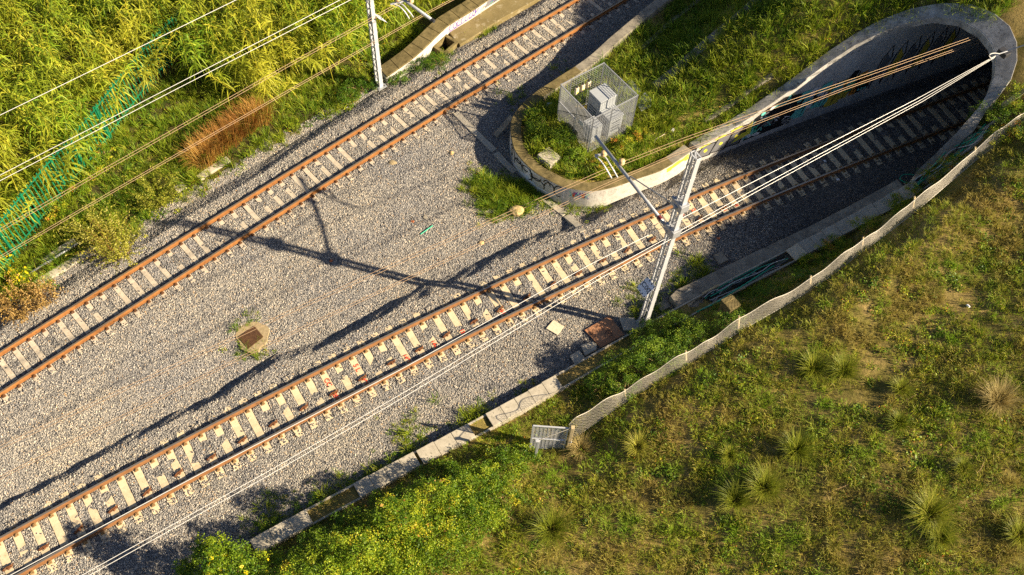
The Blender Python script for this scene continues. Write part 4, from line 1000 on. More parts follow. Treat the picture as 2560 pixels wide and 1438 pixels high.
gp = empty('gate_post', 'pale gate post between the mesh gate and the net fence', 'post', (Gb.x + .14, Gb.y - .02, 0))
m = MB(); m.bar((Gb.x + .14, Gb.y - .02, 0), (Gb.x + .15, Gb.y, 2.25), .13, .12); inv(m.build('post_body', M['wood'], gp, bevel=.01))
m = MB(); m.tube([(Gb.x + .12, Gb.y - .08, 1.1), (Gb.x + .2, Gb.y - .1, 1.14), (Gb.x + .2, Gb.y - .02, 1.2)], .015, 6); inv(m.build('latch', M['galv'], gp))
q = (1.254, 12.632, 0.300); m = MB(); m.bar((q[0], q[1], .1), (q[0] + .02, q[1], 1.75), .10, .09); m.box((q[0], q[1], 1.75), .16, .1, .05, .3)
tag(m.build('gate_post', M['galvw'], bevel=.008), 'short white steel post standing in front of the mesh gate', 'post')
m = MB(); m.tube([(q[0], q[1], 1.78), (Gb.x + .14, Gb.y, 2.2)], .012, 5); tag(m.build('stay_wire', M['net']), 'taut wire stay stretched across the mesh gate', 'wire')

# ------------------------------------------------------------ things lying about on the gravel
plate('square_board', 'pale square board lying on the gravel below the tunnel track', 'board', [(1.430, 18.037, -0.001), (1.695, 18.439, -0.006), (2.126, 18.191, -0.013), (1.892, 17.782, -0.017)], .04, 'boardw')
t = plate('rusty_sheet', 'large rust-red square sheet on the gravel at the foot of the near mast', 'sheet', [(2.924, 18.097, -0.013), (3.882, 18.817, 0.000), (4.470, 18.048, -0.048), (3.573, 17.385, -0.034)], .03, 'boardr')
sm = MB(); zc = max((3.689, 18.100, -0.034)[2], (2.924, 18.097, -0.013)[2], (3.882, 18.817, 0.000)[2], (4.470, 18.048, -0.048)[2])
def scribble(pts, mt='black', wd=.012):
    m = MB(); L = dens(pts, 3); a = offset_line(L, wd); b = offset_line(L, -wd)
    vs = []; 
    for p, q in zip(a, b): vs += [(p[0], p[1], zc + .040), (q[0], q[1], zc + .040)]
    m.add(vs, [(2 * i, 2 * i + 1, 2 * i + 3, 2 * i + 2) for i in range(len(L) - 1)]); o = m.build('scrawl', M[mt], t); return o
scribble([(3.716, 17.973, 0.008), (3.809, 18.125, 0.003), (3.902, 18.169, 0.002), (3.841, 17.984, 0.005), (3.949, 18.064, 0.006), (3.996, 17.925, 0.007), (3.872, 17.878, 0.010)]); scribble([(3.123, 18.019, 0.028), (3.188, 17.885, 0.022), (3.233, 17.976, 0.025), (3.205, 17.820, 0.015)])
plate('broken_slab', 'pale broken concrete slab with mast shadow stripe at the end of the trough lids', 'slab', [(2.381, 16.883, 0.009), (2.728, 17.166, -0.014), (3.044, 16.766, -0.025), (2.654, 16.455, -0.015)], .09, 'concpale')
plate('broken_slab', 'broken concrete slab with rounded corner next to the rust-red sheet', 'slab', [(2.800, 17.403, -0.023), (3.259, 17.577, -0.016), (3.384, 17.499, -0.015), (3.404, 17.263, -0.027), (2.966, 16.961, -0.049)], .09, 'concpale')
plate('broken_slab', 'grey concrete slab in the mast shadow between the sheet and mast foot', 'slab', [(4.273, 18.711, 0.021), (4.859, 18.778, -0.011), (4.966, 18.236, -0.023), (4.449, 18.186, -0.011)], .09, 'concpale')
plate('broken_slab', 'shaded grey slab on the gravel against the trough ledge', 'slab', [(8.132, 22.011, 0.024), (8.496, 22.258, -0.001), (8.737, 21.846, -0.006), (8.329, 21.577, -0.007)], .07, 'conc')
plate('broken_slab', 'half hidden concrete slab in weeds at the rounded end of the ledge', 'slab', [(5.742, 19.510, -0.038), (6.096, 19.719, -0.028), (6.349, 19.462, -0.058), (5.929, 19.204, -0.055)], .07, 'conc')
m = MB(); a = (6.700, 19.424, 0.179); b = (7.231, 20.051, 0.259); m.bar(a, b, .5, .06, up=(.5, .4, .6)); tag(m.build('plank', M['boardw'], bevel=.006), 'wooden plank tilted up at the start of the open cable bundle', 'plank')
m = MB(); c = (8.283, 18.763, 0.880); m.box((c[0], c[1], c[2] - .1), .52, .50, .95, .62); m.box((c[0] - .15, c[1] + .12, c[2] + .852), .5, .22, .05, .62)
tag(m.build('concrete_block', M['concmoss'], bevel=.02), 'mossy concrete pillar block standing in weeds below the cable bundle', 'block')
def duct(pts, label):
    m = MB(); L = [tuple(p) for p in pts]; a = offset_line(L, .14); b = offset_line(L, -.14)
    m.sweep([[(p[0], p[1], p[2] - .1), (p[0], p[1], p[2] + .07), (q[0], q[1], q[2] + .07), (q[0], q[1], q[2] - .1)] for p, q in zip(a, b)]); return tag(m.build('cable_duct', M['concpale'], bevel=.012), label, 'duct')
duct([(-3.086, 28.775, -0.033), (-2.513, 28.180, -0.076), (-1.854, 27.533, -0.147), (-1.205, 26.913, -0.212)], 'grey concrete cable duct from the upper track towards the wall nose')
duct([(-1.126, 26.797, -0.228), (-0.706, 26.336, -0.279), (-0.239, 25.879, -0.324)], 'dark continuation of the duct in the shade under the wall nose')
duct([(0.845, 24.845, -0.445), (1.416, 24.398, -0.468), (2.014, 23.884, -0.447)], 'tan concrete cable duct running from the nose wall to the tunnel track')
duct([(2.067, 23.829, -0.451), (2.455, 23.337, -0.273), (2.762, 22.785, -0.038)], 'last pale duct section beside the tunnel track')
m = MB(); m.bar((-1.225, 27.653, -0.057), (-0.541, 28.194, 0.666), .26, .05); tag(m.build('plank', M['conc'], bevel=.006), 'grey board leaning against the shaded side of the wall nose', 'plank')
cable([(-3.574, 28.832, 0.115), (-3.306, 28.673, 0.186), (-3.124, 28.633, 0.118), (-3.045, 28.541, 0.071)], .02, 'boardw', 'pale cable curling from the upper track into the duct', None)
cable([(2.742, 22.706, 0.015), (2.828, 22.502, 0.027), (2.899, 22.340, 0.009)], .015, 'galv', 'short cable from the last duct section to the tunnel track', None)
def rock(label, q, r, mt='rock', seed=1, sz=.7):
    rr = np.random.default_rng(seed); bm = bmesh.new(); bmesh.ops.create_icosphere(bm, subdivisions=3, radius=1)
    ph = rr.uniform(0, 6, 6)
    for v in bm.verts:
        c = v.co; k = 1 + .16 * math.sin(2.3 * c.x + ph[0]) + .14 * math.sin(3.1 * c.y + ph[1]) + .1 * math.sin(4.7 * c.z + ph[2]) + .05 * math.sin(9 * c.x + 7 * c.y + ph[3])
        v.co = Vector((c.x * r * k * 1.2, c.y * r * k, c.z * r * sz * k))
    me = D.meshes.new('rock'); bm.to_mesh(me); bm.free(); me.materials.append(M[mt]); return tag(link('rock', me, None, (q[0], q[1], q[2] + r * sz * .35)), label, 'rock')
rock('large yellow boulder beside the weeds in front of the wall nose', (-0.095, 23.849, -0.456), .27, seed=3)
rock('pair-sized yellow stone on the gravel between the two tracks', (-1.407, 22.135, -0.446), .10, seed=5)
rock('brown flat stone half sunk in gravel below the upper track', (-5.498, 25.712, -0.036), .14, 'sand', seed=6, sz=.35)
rock('small pale stone on the gravel near the upper track', (-3.053, 26.530, -0.125), .09, 'rock', seed=8)
for lb, q, mt in (('orange terracotta fragment on the gravel between the tracks', (-7.381, 20.577, -0.232), 'orange'), ('orange shard beside a grey disc in the middle of the gravel', (-4.343, 22.839, -0.279), 'orange'), ('rusty fragment on the gravel beside the tunnel shade', (8.394, 22.938, -0.039), 'orange')):
    m = MB(); m.box((q[0], q[1], q[2] + .02), .13, .09, .03, R.uniform(0, 3), None, .7); m.box((q[0] + .04, q[1], q[2] + .03), .05, .07, .04, 1); tag(m.build('fragment', M[mt]), lb, 'fragment')
q = (-3.835, 23.095, -0.257); m = MB(); m.tube([q, (q[0], q[1], q[2] + .03)], .08, 12); tag(m.build('grey_disc', M['conc']), 'small grey round disc lying on the gravel', 'disc')
cable([(-3.941, 22.241, -0.280), (-3.791, 22.393, -0.275), (-3.629, 22.579, -0.287), (-3.479, 22.737, -0.288)], .025, 'cableg', 'short piece of green pipe lying on the gravel', None)
# rusty manhole in its sandy patch
mh = [(-10.320, 16.803, -0.199), (-9.803, 17.341, -0.201), (-9.368, 16.898, -0.259), (-9.833, 16.333, -0.252)]
zt = max(p[2] for p in mh); mh = [(p[0], p[1], zt) for p in mh]
man = empty('manhole', 'brown rusty square manhole cover in a sandy patch of the gravel', 'manhole', (sum(p[0] for p in mh) / 4, sum(p[1] for p in mh) / 4, zt - .05))
cx, cy = man.location[:2]; pts = []
for i in range(40):
    a = 2 * math.pi * i / 40; k = 1 + .09 * math.sin(3 * a + 1) + .06 * math.sin(7 * a); pts.append((cx + .03 + .56 * k * math.cos(a) - .26 * k * math.sin(a), cy + .06 + .64 * k * math.sin(a) + .22 * k * math.cos(a)))
m = MB(); m.prism(pts, zt - .25, zt - .012); inv(m.build('surround', M['sand'], man))
m = MB(); a4 = mh if (mh[1][0] - mh[0][0]) * (mh[2][1] - mh[0][1]) - (mh[1][1] - mh[0][1]) * (mh[2][0] - mh[0][0]) > 0 else mh[::-1]
m.prism([p[:2] for p in a4], zt - .05, zt + .012)
for i in range(1, 14):
    p, q = lerp(a4[0], a4[1], i / 14), lerp(a4[3], a4[2], i / 14); m.bar((*p, zt + .012), (*q, zt + .012), .018, .008)
inv(m.build('cover', M['manhole'], man))

# ------------------------------------------------------------ plants
def inview(x, y, z, mx=.12):
    """keep only what stands near the pictured area (with a margin round it)"""
    v = np.stack([x, y, z - CAM_H], -1); f = np.array(_f); dpt = v @ f
    a = (v @ np.array(_r)) / dpt * CAM_F / 1280; b = (v @ np.array(_u)) / dpt * CAM_F / 719
    return (np.abs(a) < 1 + mx) & (np.abs(b) < 1 + mx * 1.5)
def blades(n, h, spread, wid, droop, rs, segs=3, vary=.35, erect=0.0):
    """n arching blades rooted in a disc -> V, F (quads), v"""
    ang = rs.uniform(0, 2 * np.pi, n); r0 = spread * np.sqrt(rs.uniform(0, 1, n)) * .5
    H = h * rs.uniform(1 - vary, 1 + vary, n); out = rs.uniform(.15 + erect, 1, n) * droop; tw = ang + rs.normal(0, .5, n)
    V = []; t = np.linspace(0, 1, segs + 1)
    x = (r0 * np.cos(ang))[:, None] + (H * out)[:, None] * (t ** 1.6)[None] * np.cos(tw)[:, None]
    y = (r0 * np.sin(ang))[:, None] + (H * out)[:, None] * (t ** 1.6)[None] * np.sin(tw)[:, None]
    z = H[:, None] * (t[None] - (.55 * np.clip(out, 0, 1.3))[:, None] * (t ** 2.4)[None])
    wv = wid * rs.uniform(.7, 1.3, n)[:, None] * np.array([.8] + [1 - .75 * k for k in t[1:]])[None] * .5
    px, py = -np.sin(tw + rs.normal(0, .6, n))[:, None], np.cos(tw)[:, None]
    Lf = np.stack([x - wv * px, y - wv * py, z], -1); Rt = np.stack([x + wv * px, y + wv * py, z], -1)
    V = np.stack([Lf, Rt], 2).reshape(n, -1, 3); k = V.shape[1]
    base = (np.arange(n) * k)[:, None, None]; q = np.arange(segs)[None, :, None] * 2
    F = (base + q + np.array([0, 1, 3, 2])[None, None]).reshape(-1, 4)
    return V.reshape(-1, 3), F, np.repeat(np.clip(rs.normal(.5, .2, n), 0, 1), k)
def leaves(P, size, rs, upbias=.5, aspect=.55, vmean=.5, vsd=.2):
    """one small folded leaf (two quads sharing a midrib) at each point"""
    n = len(P); d = rs.normal(0, 1, (n, 3)); d[:, 2] *= .45; d /= np.linalg.norm(d, axis=1)[:, None]
    u = rs.normal(0, 1, (n, 3)); u[:, 2] = np.abs(u[:, 2]) + upbias * 2; s = np.cross(d, u); s /= np.linalg.norm(s, axis=1)[:, None] + 1e-9; up = np.cross(s, d)
    L = size * rs.uniform(.6, 1.35, n)[:, None]; w_ = L * aspect
    a = P; b = P + d * L * .5 + s * w_ * .5 + up * L * .08; c = P + d * L - up * L * .1; e = P + d * L * .5 - s * w_ * .5 + up * L * .08
    V = np.stack([a, b, c, e], 1).reshape(-1, 3); F = np.arange(4 * n).reshape(-1, 4)
    return V, F, np.repeat(np.clip(rs.normal(vmean, vsd, n), 0, 1), 4)
def merge(parts):
    V, F, W, o = [], [], [], 0
    for v, f, w_ in parts: V.append(v); F.append(f + o); W.append(w_); o += len(v)
    return np.concatenate(V), np.concatenate(F), np.concatenate(W)

G_HILL = [(0.0, (.05, .10, .004)), (.30, (.17, .26, .012)), (.58, (.35, .38, .022)), (.82, (.50, .42, .06)), (1.0, (.62, .50, .18))]
G_LUSH = [(0.0, (.035, .085, .006)), (.4, (.12, .23, .014)), (.7, (.25, .34, .022)), (1.0, (.46, .42, .05))]
G_REED = [(0.0, (.05, .12, .008)), (.38, (.16, .29, .016)), (.7, (.36, .46, .028)), (1.0, (.62, .55, .06))]
M['g_hill'] = leafmat('hill_grass', G_HILL, .4, .6, (.36, .25, .08), .42, .7, (.20, .36, .014))
M['g_lush'] = leafmat('lush_grass', G_LUSH, .35, .55, (.36, .38, .025), .5, .5)
M['g_reed'] = leafmat('reed_leaf', G_REED, .4, .5, (.62, .52, .05), .22, .55)
M['g_dry'] = leafmat('dry_grass', [(0, (.20, .08, .018)), (.5, (.40, .20, .04)), (1, (.55, .36, .10))], .3, .6)
M['g_straw'] = leafmat('straw_blade', [(0, (.20, .15, .05)), (.5, (.36, .28, .10)), (1, (.55, .45, .20))], .3, .6)
M['g_tuss'] = leafmat('tussock_blade', [(0, (.08, .12, .010)), (.5, (.24, .27, .02)), (1, (.48, .42, .08))], .3, .5)
M['l_bram'] = leafmat('bramble_leaf', [(0, (.05, .12, .006)), (.45, (.19, .29, .014)), (.75, (.42, .46, .024)), (.93, (.60, .46, .035)), (1, (.55, .20, .04))], .35, .5)
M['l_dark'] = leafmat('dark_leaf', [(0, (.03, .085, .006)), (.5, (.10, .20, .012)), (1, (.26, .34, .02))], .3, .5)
M['l_gold'] = leafmat('golden_leaf', [(0, (.14, .18, .015)), (.5, (.36, .34, .035)), (1, (.66, .58, .20))], .3, .55)
M['l_brown'] = leafmat('seed_head', [(0, (.20, .11, .03)), (.5, (.38, .24, .07)), (1, (.52, .38, .16))], .2, .7)
M['l_yel'] = leafmat('yellow_flower', [(0, (.70, .50, .01)), (1, (.85, .66, .02))], .2, .5)

def helper(name, me):
    o = link(name, me); o.hide_render = True; o.hide_viewport = False; o['kind'] = 'helper'; o.location = (0, 0, -80); return o
def scatter(name, P, protos, sc, rot, label, cat):
    """one object of countless small pieces standing at the points P"""
    me = D.meshes.new(name); me.vertices.add(len(P)); me.vertices.foreach_set('co', np.ascontiguousarray(P, np.float32).ravel())
    a = me.attributes.new('sc', 'FLOAT_VECTOR', 'POINT'); a.data.foreach_set('vector', np.ascontiguousarray(sc, np.float32).ravel())
    a = me.attributes.new('rt', 'FLOAT_VECTOR', 'POINT'); a.data.foreach_set('vector', np.ascontiguousarray(rot, np.float32).ravel())
    o = link(name, me); tag(o, label, cat, kind='stuff')
    t = D.node_groups.new(name, 'GeometryNodeTree')
    t.interface.new_socket('Geometry', in_out='INPUT', socket_type='NodeSocketGeometry'); t.interface.new_socket('Geometry', in_out='OUTPUT', socket_type='NodeSocketGeometry')
    gi, go = t.nodes.new('NodeGroupInput'), t.nodes.new('NodeGroupOutput'); ins = t.nodes.new('GeometryNodeInstanceOnPoints'); jn = t.nodes.new('GeometryNodeJoinGeometry')
    for q in protos:
        oi = t.nodes.new('GeometryNodeObjectInfo'); oi.inputs['Object'].default_value = q; g2 = t.nodes.new('GeometryNodeGeometryToInstance')
        t.links.new(oi.outputs['Geometry'], g2.inputs[0]); t.links.new(g2.outputs[0], jn.inputs[0])
    for nm, sk in (('sc', 'Scale'), ('rt', 'Rotation')):
        na = t.nodes.new('GeometryNodeInputNamedAttribute'); na.data_type = 'FLOAT_VECTOR'; na.inputs['Name'].default_value = nm; t.links.new(na.outputs[0], ins.inputs[sk])
    ins.inputs['Pick Instance'].default_value = True
    t.links.new(gi.outputs[0], ins.inputs['Points']); t.links.new(jn.outputs[0], ins.inputs['Instance']); t.links.new(ins.outputs[0], go.inputs[0])
    md = o.modifiers.new('pieces', 'NODES'); md.node_group = t
    return o
def pts2(n, x0, x1, y0, y1): return NR.uniform(x0, x1, n), NR.uniform(y0, y1, n)

# ballast stones
stones = []; shade_grime = []
for i in range(5):
    bm = bmesh.new(); bmesh.ops.create_icosphere(bm, subdivisions=1, radius=1); rr = np.random.default_rng(40 + i)
    for v in bm.verts: v.co *= rr.uniform(.72, 1.15); v.co.x *= 1.15; v.co.z *= .82
    me = D.meshes.new('stone'); bm.to_mesh(me); bm.free(); me.materials.append(M['stone']); stones.append(helper('ballast_stone', me)); m2 = me.copy(); m2.materials.clear(); m2.materials.append(M['shade_grime']); shade_grime.append(helper('shade_grime_stone', m2))
AREA = (-23, 27, 5, 43)
n = int((AREA[1] - AREA[0]) * (AREA[3] - AREA[2]) * 900)
x, y = pts2(n, *AREA); k = ~inpoly(x, y, HILL_POLY); x, y = x[k], y[k]
k = inview(x, y, 0 * x, .06); x, y = x[k], y[k]
sa, na = snA(x, y); sb, nb = snB(x, y); nb = nb - CB
k = (na < 3.0 + .3 * wob(x, y, 2.1)) & ~((na > 1.9 + .35 * wob(x, y, 3)) & (sa > -5.2) & (na > 2.2 + .12 * (sa + 5)))
k &= ~((np.abs(np.abs(na) - .7525) < .095) | (np.abs(np.abs(nb) - .7525) < .095))
mh_c = man.location; k &= ((x - mh_c[0] - .05) ** 2 / .56 ** 2 + (y - mh_c[1] - .05) ** 2 / .60 ** 2) > 1 + .2 * wob(x, y, 4)
x, y, sa, na, sb, nb = (q[k] for q in (x, y, sa, na, sb, nb))
r = NR.uniform(.017, .031, len(x)) * np.where(NR.uniform(0, 1, len(x)) < .04, 1.35, 1); z = zbed(x, y) + r * .15
dA = np.abs((sa - aref + .3) % .6 - .3); dB = np.abs((sb - bref + .3) % .6 - .3)
onA = (np.abs(na) < 1.2) & (dA < .135); onB = (np.abs(nb) < 1.2) & (dB < .165)
pA_ = np.where(np.abs(na) < .55, np.where((wob(x, y, 2.9) > .9) & (dA > .06), .5, .006), .01) + np.where(na > .95, .75, 0) + np.where(na < -1.08, .4, 0)
cov = wob(x + 3, y, 1.7)
pB_ = np.where(nb > .95, np.where(cov > .1, .95, .15), np.where((nb < -.1) & (nb > -.68), np.where(wob(x, y, 3.1) + (-nb - .2) * .8 > 1.0, .8, .006), .004)) + np.where(nb < -1.0, .3, 0)
u = NR.uniform(0, 1, len(x)); k = ~((onA & (u > pA_)) | (onB & (u > pB_)))
z = np.where(onA | onB, np.maximum(z, .004 + r * .35), z)
x, y, z, r, na, nb = (q[k] for q in (x, y, z, r, na, nb))
sc = np.stack([r, r * NR.uniform(.8, 1.2, len(r)), r * NR.uniform(.7, 1.1, len(r))], -1)
rt = NR.uniform(0, 6.28, (len(x), 3)); sb, _n = snB(x, y); shade_mask = (np.abs(nb) < 4.5) & (NR.uniform(0, 1, len(x)) < np.clip((sb - 7.5) / 5, 0, 1)); P = np.stack([x, y, z], -1)  # darkened stones fade in along the track, painting in the tunnel shade
scatter('ballast_stones', P[~shade_mask], stones, sc[~shade_mask], rt[~shade_mask], 'loose grey ballast stones covering the bed of both tracks', 'gravel')
scatter('shade_grime_ballast', P[shade_mask], shade_grime, sc[shade_mask], rt[shade_mask], 'dirty ballast stones at the tunnel mouth with the tunnel shade painted into their colour', 'gravel')

# grass protos
def protos(name, spec, mt, k=4, seed=0):
    out = []
    for i in range(k):
        rs = np.random.default_rng(seed + i); V, F, w_ = blades(*spec, rs); out.append(helper(name, np_mesh(name, V, F, M[mt], w_)))
    return out
P_short = protos('grass_tuft', (30, .17, .34, .016, .95), 'g_hill', 5, 100)
P_lush = protos('lush_tuft', (26, .42, .36, .024, .85), 'g_lush', 5, 120)
def weedproto(name, mt, n, rad, h, size, seed):
    rs = np.random.default_rng(seed); a = rs.uniform(0, 6.28, n); q = rad * np.sqrt(rs.uniform(0, 1, n)); P = np.stack([q * np.cos(a), q * np.sin(a), rs.uniform(.01, h, n) * (1 - (q / rad) ** 2 * .7)], -1)
    V, F, w_ = leaves(P, size, rs, .8); return helper(name, np_mesh(name, V, F, M[mt], w_))
P_weed = [weedproto('low_weed', 'l_bram', 46, .17, .12, .055, 140 + i) for i in range(3)] + [weedproto('low_weed', 'l_dark', 40, .14, .10, .06, 150 + i) for i in range(2)]
def on_hill(n, box): 
    x, y = pts2(n, *box); k = inpoly(x, y, HILL_POLY); x, y = x[k], y[k]; k = inview(x, y, zhill(x, y), .1); return x[k], y[k]
def isl(x, y):
    s_, n_ = snB(x, y); return n_ > -1.0
def spin(n, tilt=.18): return np.stack([NR.normal(0, tilt, n), NR.normal(0, tilt, n), NR.uniform(0, 6.28, n)], -1)
def s3(n, a, b): q = NR.uniform(a, b, n); return np.stack([q, q, q * NR.uniform(.8, 1.25, n)], -1)
x, y = on_hill(82000, (-22, 32, -2, 46)); z = zhill(x, y); s_, n_ = snB(x, y); I = n_ > -1.0
tn = n_ - np.interp(s_, TR_S, TR_N); bare = wob(x * 1.0 + 4, y, .9)
PATH = [(13.434, 16.080, 3.015), (12.826, 15.463, 2.902), (12.207, 14.767, 2.812), (14.841, 17.377, 3.204), (16.303, 18.305, 3.524)]
pm = np.zeros(len(x), bool)
for p in PATH: pm |= (x - p[0]) ** 2 + (y - p[1]) ** 2 < .55
k = ~I & (tn < -.42) & (NR.uniform(0, 1, len(x)) < np.where(pm, .15, np.where(bare > .55, .45, .95)))
scatter('hill_grass', np.stack([x, y, z], -1)[k], P_short, s3(k.sum(), .55, 1.3), spin(k.sum()), 'short yellowing grass over the open hillside', 'grass')
wallin = np.array([(q[0], q[1]) for q in NI_]); 
k = I & (NR.uniform(0, 1, len(x)) < np.where(bare > .7, .5, .8))
cagepoly = [(F_[0], F_[1] - .02), (R_c[0] + .02, R_c[1]), (B_c[0], B_c[1] + .02), (L_c[0] - .02, L_c[1])]
k &= ~inpoly(x, y, cagepoly)
dmin = np.full(len(x), 9.0)
for q in NL: dmin = np.minimum(dmin, np.hypot(x - q[0], y - q[1]))
k &= dmin > .62
scatter('slope_grass', np.stack([x, y, z], -1)[k], P_lush, s3(k.sum(), .5, 1.25), spin(k.sum()), 'lush green grass on the slope between wall and tunnel mouth', 'grass')
x, y = on_hill(16000, (-22, 32, -2, 46)); z = zhill(x, y); s_, n_ = snB(x, y); tn = n_ - np.interp(s_, TR_S, TR_N); I = n_ > -1
dmin = np.full(len(x), 9.0)
for q in NL: dmin = np.minimum(dmin, np.hypot(x - q[0], y - q[1]))
k = (wob(x, y, .8) > -.15) & ((I & (dmin > .65)) | (~I & (tn < -.45))) & ~inpoly(x, y, cagepoly)
scatter('ground_weeds', np.stack([x, y, z], -1)[k], P_weed, s3(k.sum(), .6, 1.5), spin(k.sum()), 'low broad-leaved weeds dotted through the grass', 'weeds')

# weeds along the gravel edges: left bank, platform, wall nose, trough
def bankpts(n, box, f):
    x, y = pts2(n, *box); sa, na = snA(x, y); k = f(x, y, sa, na) & ~inpoly(x, y, HILL_POLY); x, y = x[k], y[k]; z = zbed(x, y); k = inview(x, y, z, .1); return np.stack([x[k], y[k], z[k]], -1)
P = bankpts(26000, (-27, 8, 12, 46), lambda x, y, s, n: (n > 2.75 + .45 * wob(x, y, 1.9)) & (n < 9) & ~((s > -3.2) & (n < 4.6)))
scatter('bank_grass', P, P_lush + P_short[:2], s3(len(P), .45, 1.1), spin(len(P)), 'rank grass along the bank beside the upper track', 'grass')
P = bankpts(5200, (-27, 8, 12, 46), lambda x, y, s, n: (n > 2.6 + .5 * wob(x, y, 2.5)) & (n < 8) & ~((s > -3.2) & (n < 4.4)))
scatter('bank_weeds', P, P_weed, s3(len(P), .7, 1.8), spin(len(P)), 'leafy weeds creeping over the gravel edge', 'weeds')
nc = [(-1.236, 24.745, -0.336), (-0.688, 25.043, -0.377), (-0.113, 24.702, -0.429), (-1.609, 25.115, -0.299), (-0.781, 24.393, -0.386), (0.387, 25.003, -0.423), (-0.922, 23.967, -0.402), (0.077, 24.418, -0.457), (1.593, 24.787, -0.282), (2.428, 24.583, 0.027), (3.455, 24.686, -0.041), (0.926, 24.601, -0.456), (3.131, 24.591, -0.179)]
P = []
for i, c in enumerate(nc):
    q = 150 if i < 8 else 45; a = NR.normal(0, .38 if i < 8 else .3, (q, 2)); P.append(np.stack([c[0] + a[:, 0], c[1] + a[:, 1]], -1))
for c, q, sd in (((-9.807, 17.629, -0.237), 14, .22), ((-10.416, 17.218, -0.231), 8, .12), ((-10.174, 16.393, -0.287), 26, .28), ((-9.433, 16.453, -0.350), 20, .25), ((5.510, 19.284, -0.094), 90, .5), ((5.112, 19.872, -0.046), 40, .5), ((7.494, 21.374, -0.046), 60, .35), ((6.743, 20.693, -0.078), 50, .3), ((-3.211, 13.166, -0.091), 80, .45), ((-0.832, 14.234, -0.125), 60, .4), ((-0.950, 13.866, -0.105), 60, .3), ((0.891, 15.095, -0.116), 30, .3), ((-4.425, 32.192, -0.288), 70, .4), ((-2.420, 34.239, -0.363), 60, .28), ((-2.022, 34.609, -0.363), 40, .2), ((-4.168, 11.664, -0.122), 60, .4), ((-5.844, 10.662, -0.123), 80, .5), ((-7.357, 9.837, -0.120), 90, .5), ((1.505, 31.849, -0.079), 20, .3), ((-0.435, 29.900, -0.080), 30, .4)):
    a = NR.normal(0, sd, (q, 2)); P.append(np.stack([c[0] + a[:, 0], c[1] + a[:, 1]], -1))
P = np.concatenate(P); P = P[~inpoly(P[:, 0], P[:, 1], HILL_POLY)]; P = np.c_[P, zbed(P[:, 0], P[:, 1])]
scatter('gravel_weeds', P, P_weed + P_lush[:2], s3(len(P), .35, .95), spin(len(P)), 'small weeds sprouting through the gravel', 'weeds')

# reeds
def cane(seed):
    rs = np.random.default_rng(seed); h = rs.uniform(2.0, 3.3); parts = []; lean = rs.normal(0, .24, 2); n = int(rs.integers(20, 28))
    for i in range(n):
        t = .30 + .70 * (i / n) ** .8; z = h * t; c = np.array([lean[0] * z + .12 * lean[0] * z * z * .3, lean[1] * z, z]); a = i * 2.4 + rs.normal(0, .9); L = rs.uniform(.75, 1.15) * (1.05 - .35 * t); k = np.linspace(0, 1, 6)
        r = L * k * (.85 if t < .9 else .55); dz = L * (.55 * k - .95 * k ** 2 * rs.uniform(.7, 1.2)) + (.2 * L * k if t > .9 else 0); wd = np.array([.35, 1, .95, .7, .42, .04]) * rs.uniform(.030, .048) * .5 * 1.1
        px, py = -math.sin(a), math.cos(a); tw = rs.normal(0, .35)
        x = c[0] + r * math.cos(a); y = c[1] + r * math.sin(a); zz = c[2] + dz
        V = np.stack([np.stack([x - wd * px, y - wd * py, zz - wd * tw], -1), np.stack([x + wd * px, y + wd * py, zz + wd * tw], -1)], 1).reshape(-1, 3)
        F = np.array([[2 * j, 2 * j + 1, 2 * j + 3, 2 * j + 2] for j in range(5)]); parts.append((V, F, np.full(len(V), np.clip(rs.normal(.42 + .2 * (t - .6), .16), 0, 1))))
    k = np.linspace(0, 1, 5); sx, sy, sz = lean[0] * h * k, lean[1] * h * k, h * k
    for px, py in ((.012, 0), (0, .012)):
        V = np.stack([np.stack([sx - px, sy - py, sz], -1), np.stack([sx + px, sy + py, sz], -1)], 1).reshape(-1, 3); parts.append((V, np.array([[2 * j, 2 * j + 1, 2 * j + 3, 2 * j + 2] for j in range(4)]), np.full(len(V), .8)))
    V, F, w_ = merge(parts); return helper('reed_cane', np_mesh('reed_cane', V, F, M['g_reed'], w_))
CANES = [cane(200 + i) for i in range(8)]
FT = [(q[0], q[1]) for q in TOP]
def reed_ok(x, y, s, n):
    d = np.full(x.shape, 9.0)
    for q in FT: d = np.minimum(d, np.hypot(x - q[0], y - q[1]))
    sf, nf = x, y
    behind = inpoly(x, y, [(FT[0][0] + 9, FT[0][1] + 9)] + FT + [(-60, FT[-1][1] - 8), (-60, 80), (20, 80)])
    front = (n > 4.7 + .5 * wob(x, y, .9) + np.where(s < -11.2, (-11.2 - s) * 1.5, 0)) & (s > -13.2)
    return (behind | front) & (n > 4.2) & (n < 24) & (s < 8)
P = bankpts(20000, (-36, 10, 15, 62), reed_ok); k = NR.uniform(0, 1, len(P)) < np.where(wob(P[:, 0], P[:, 1], .75) > -.62, .75, .12); P = P[k]
scatter('reed_bed', P, CANES, s3(len(P), .75, 1.15), spin(len(P), .14), 'dense thicket of tall yellow-green reeds with drooping leaves', 'reeds')

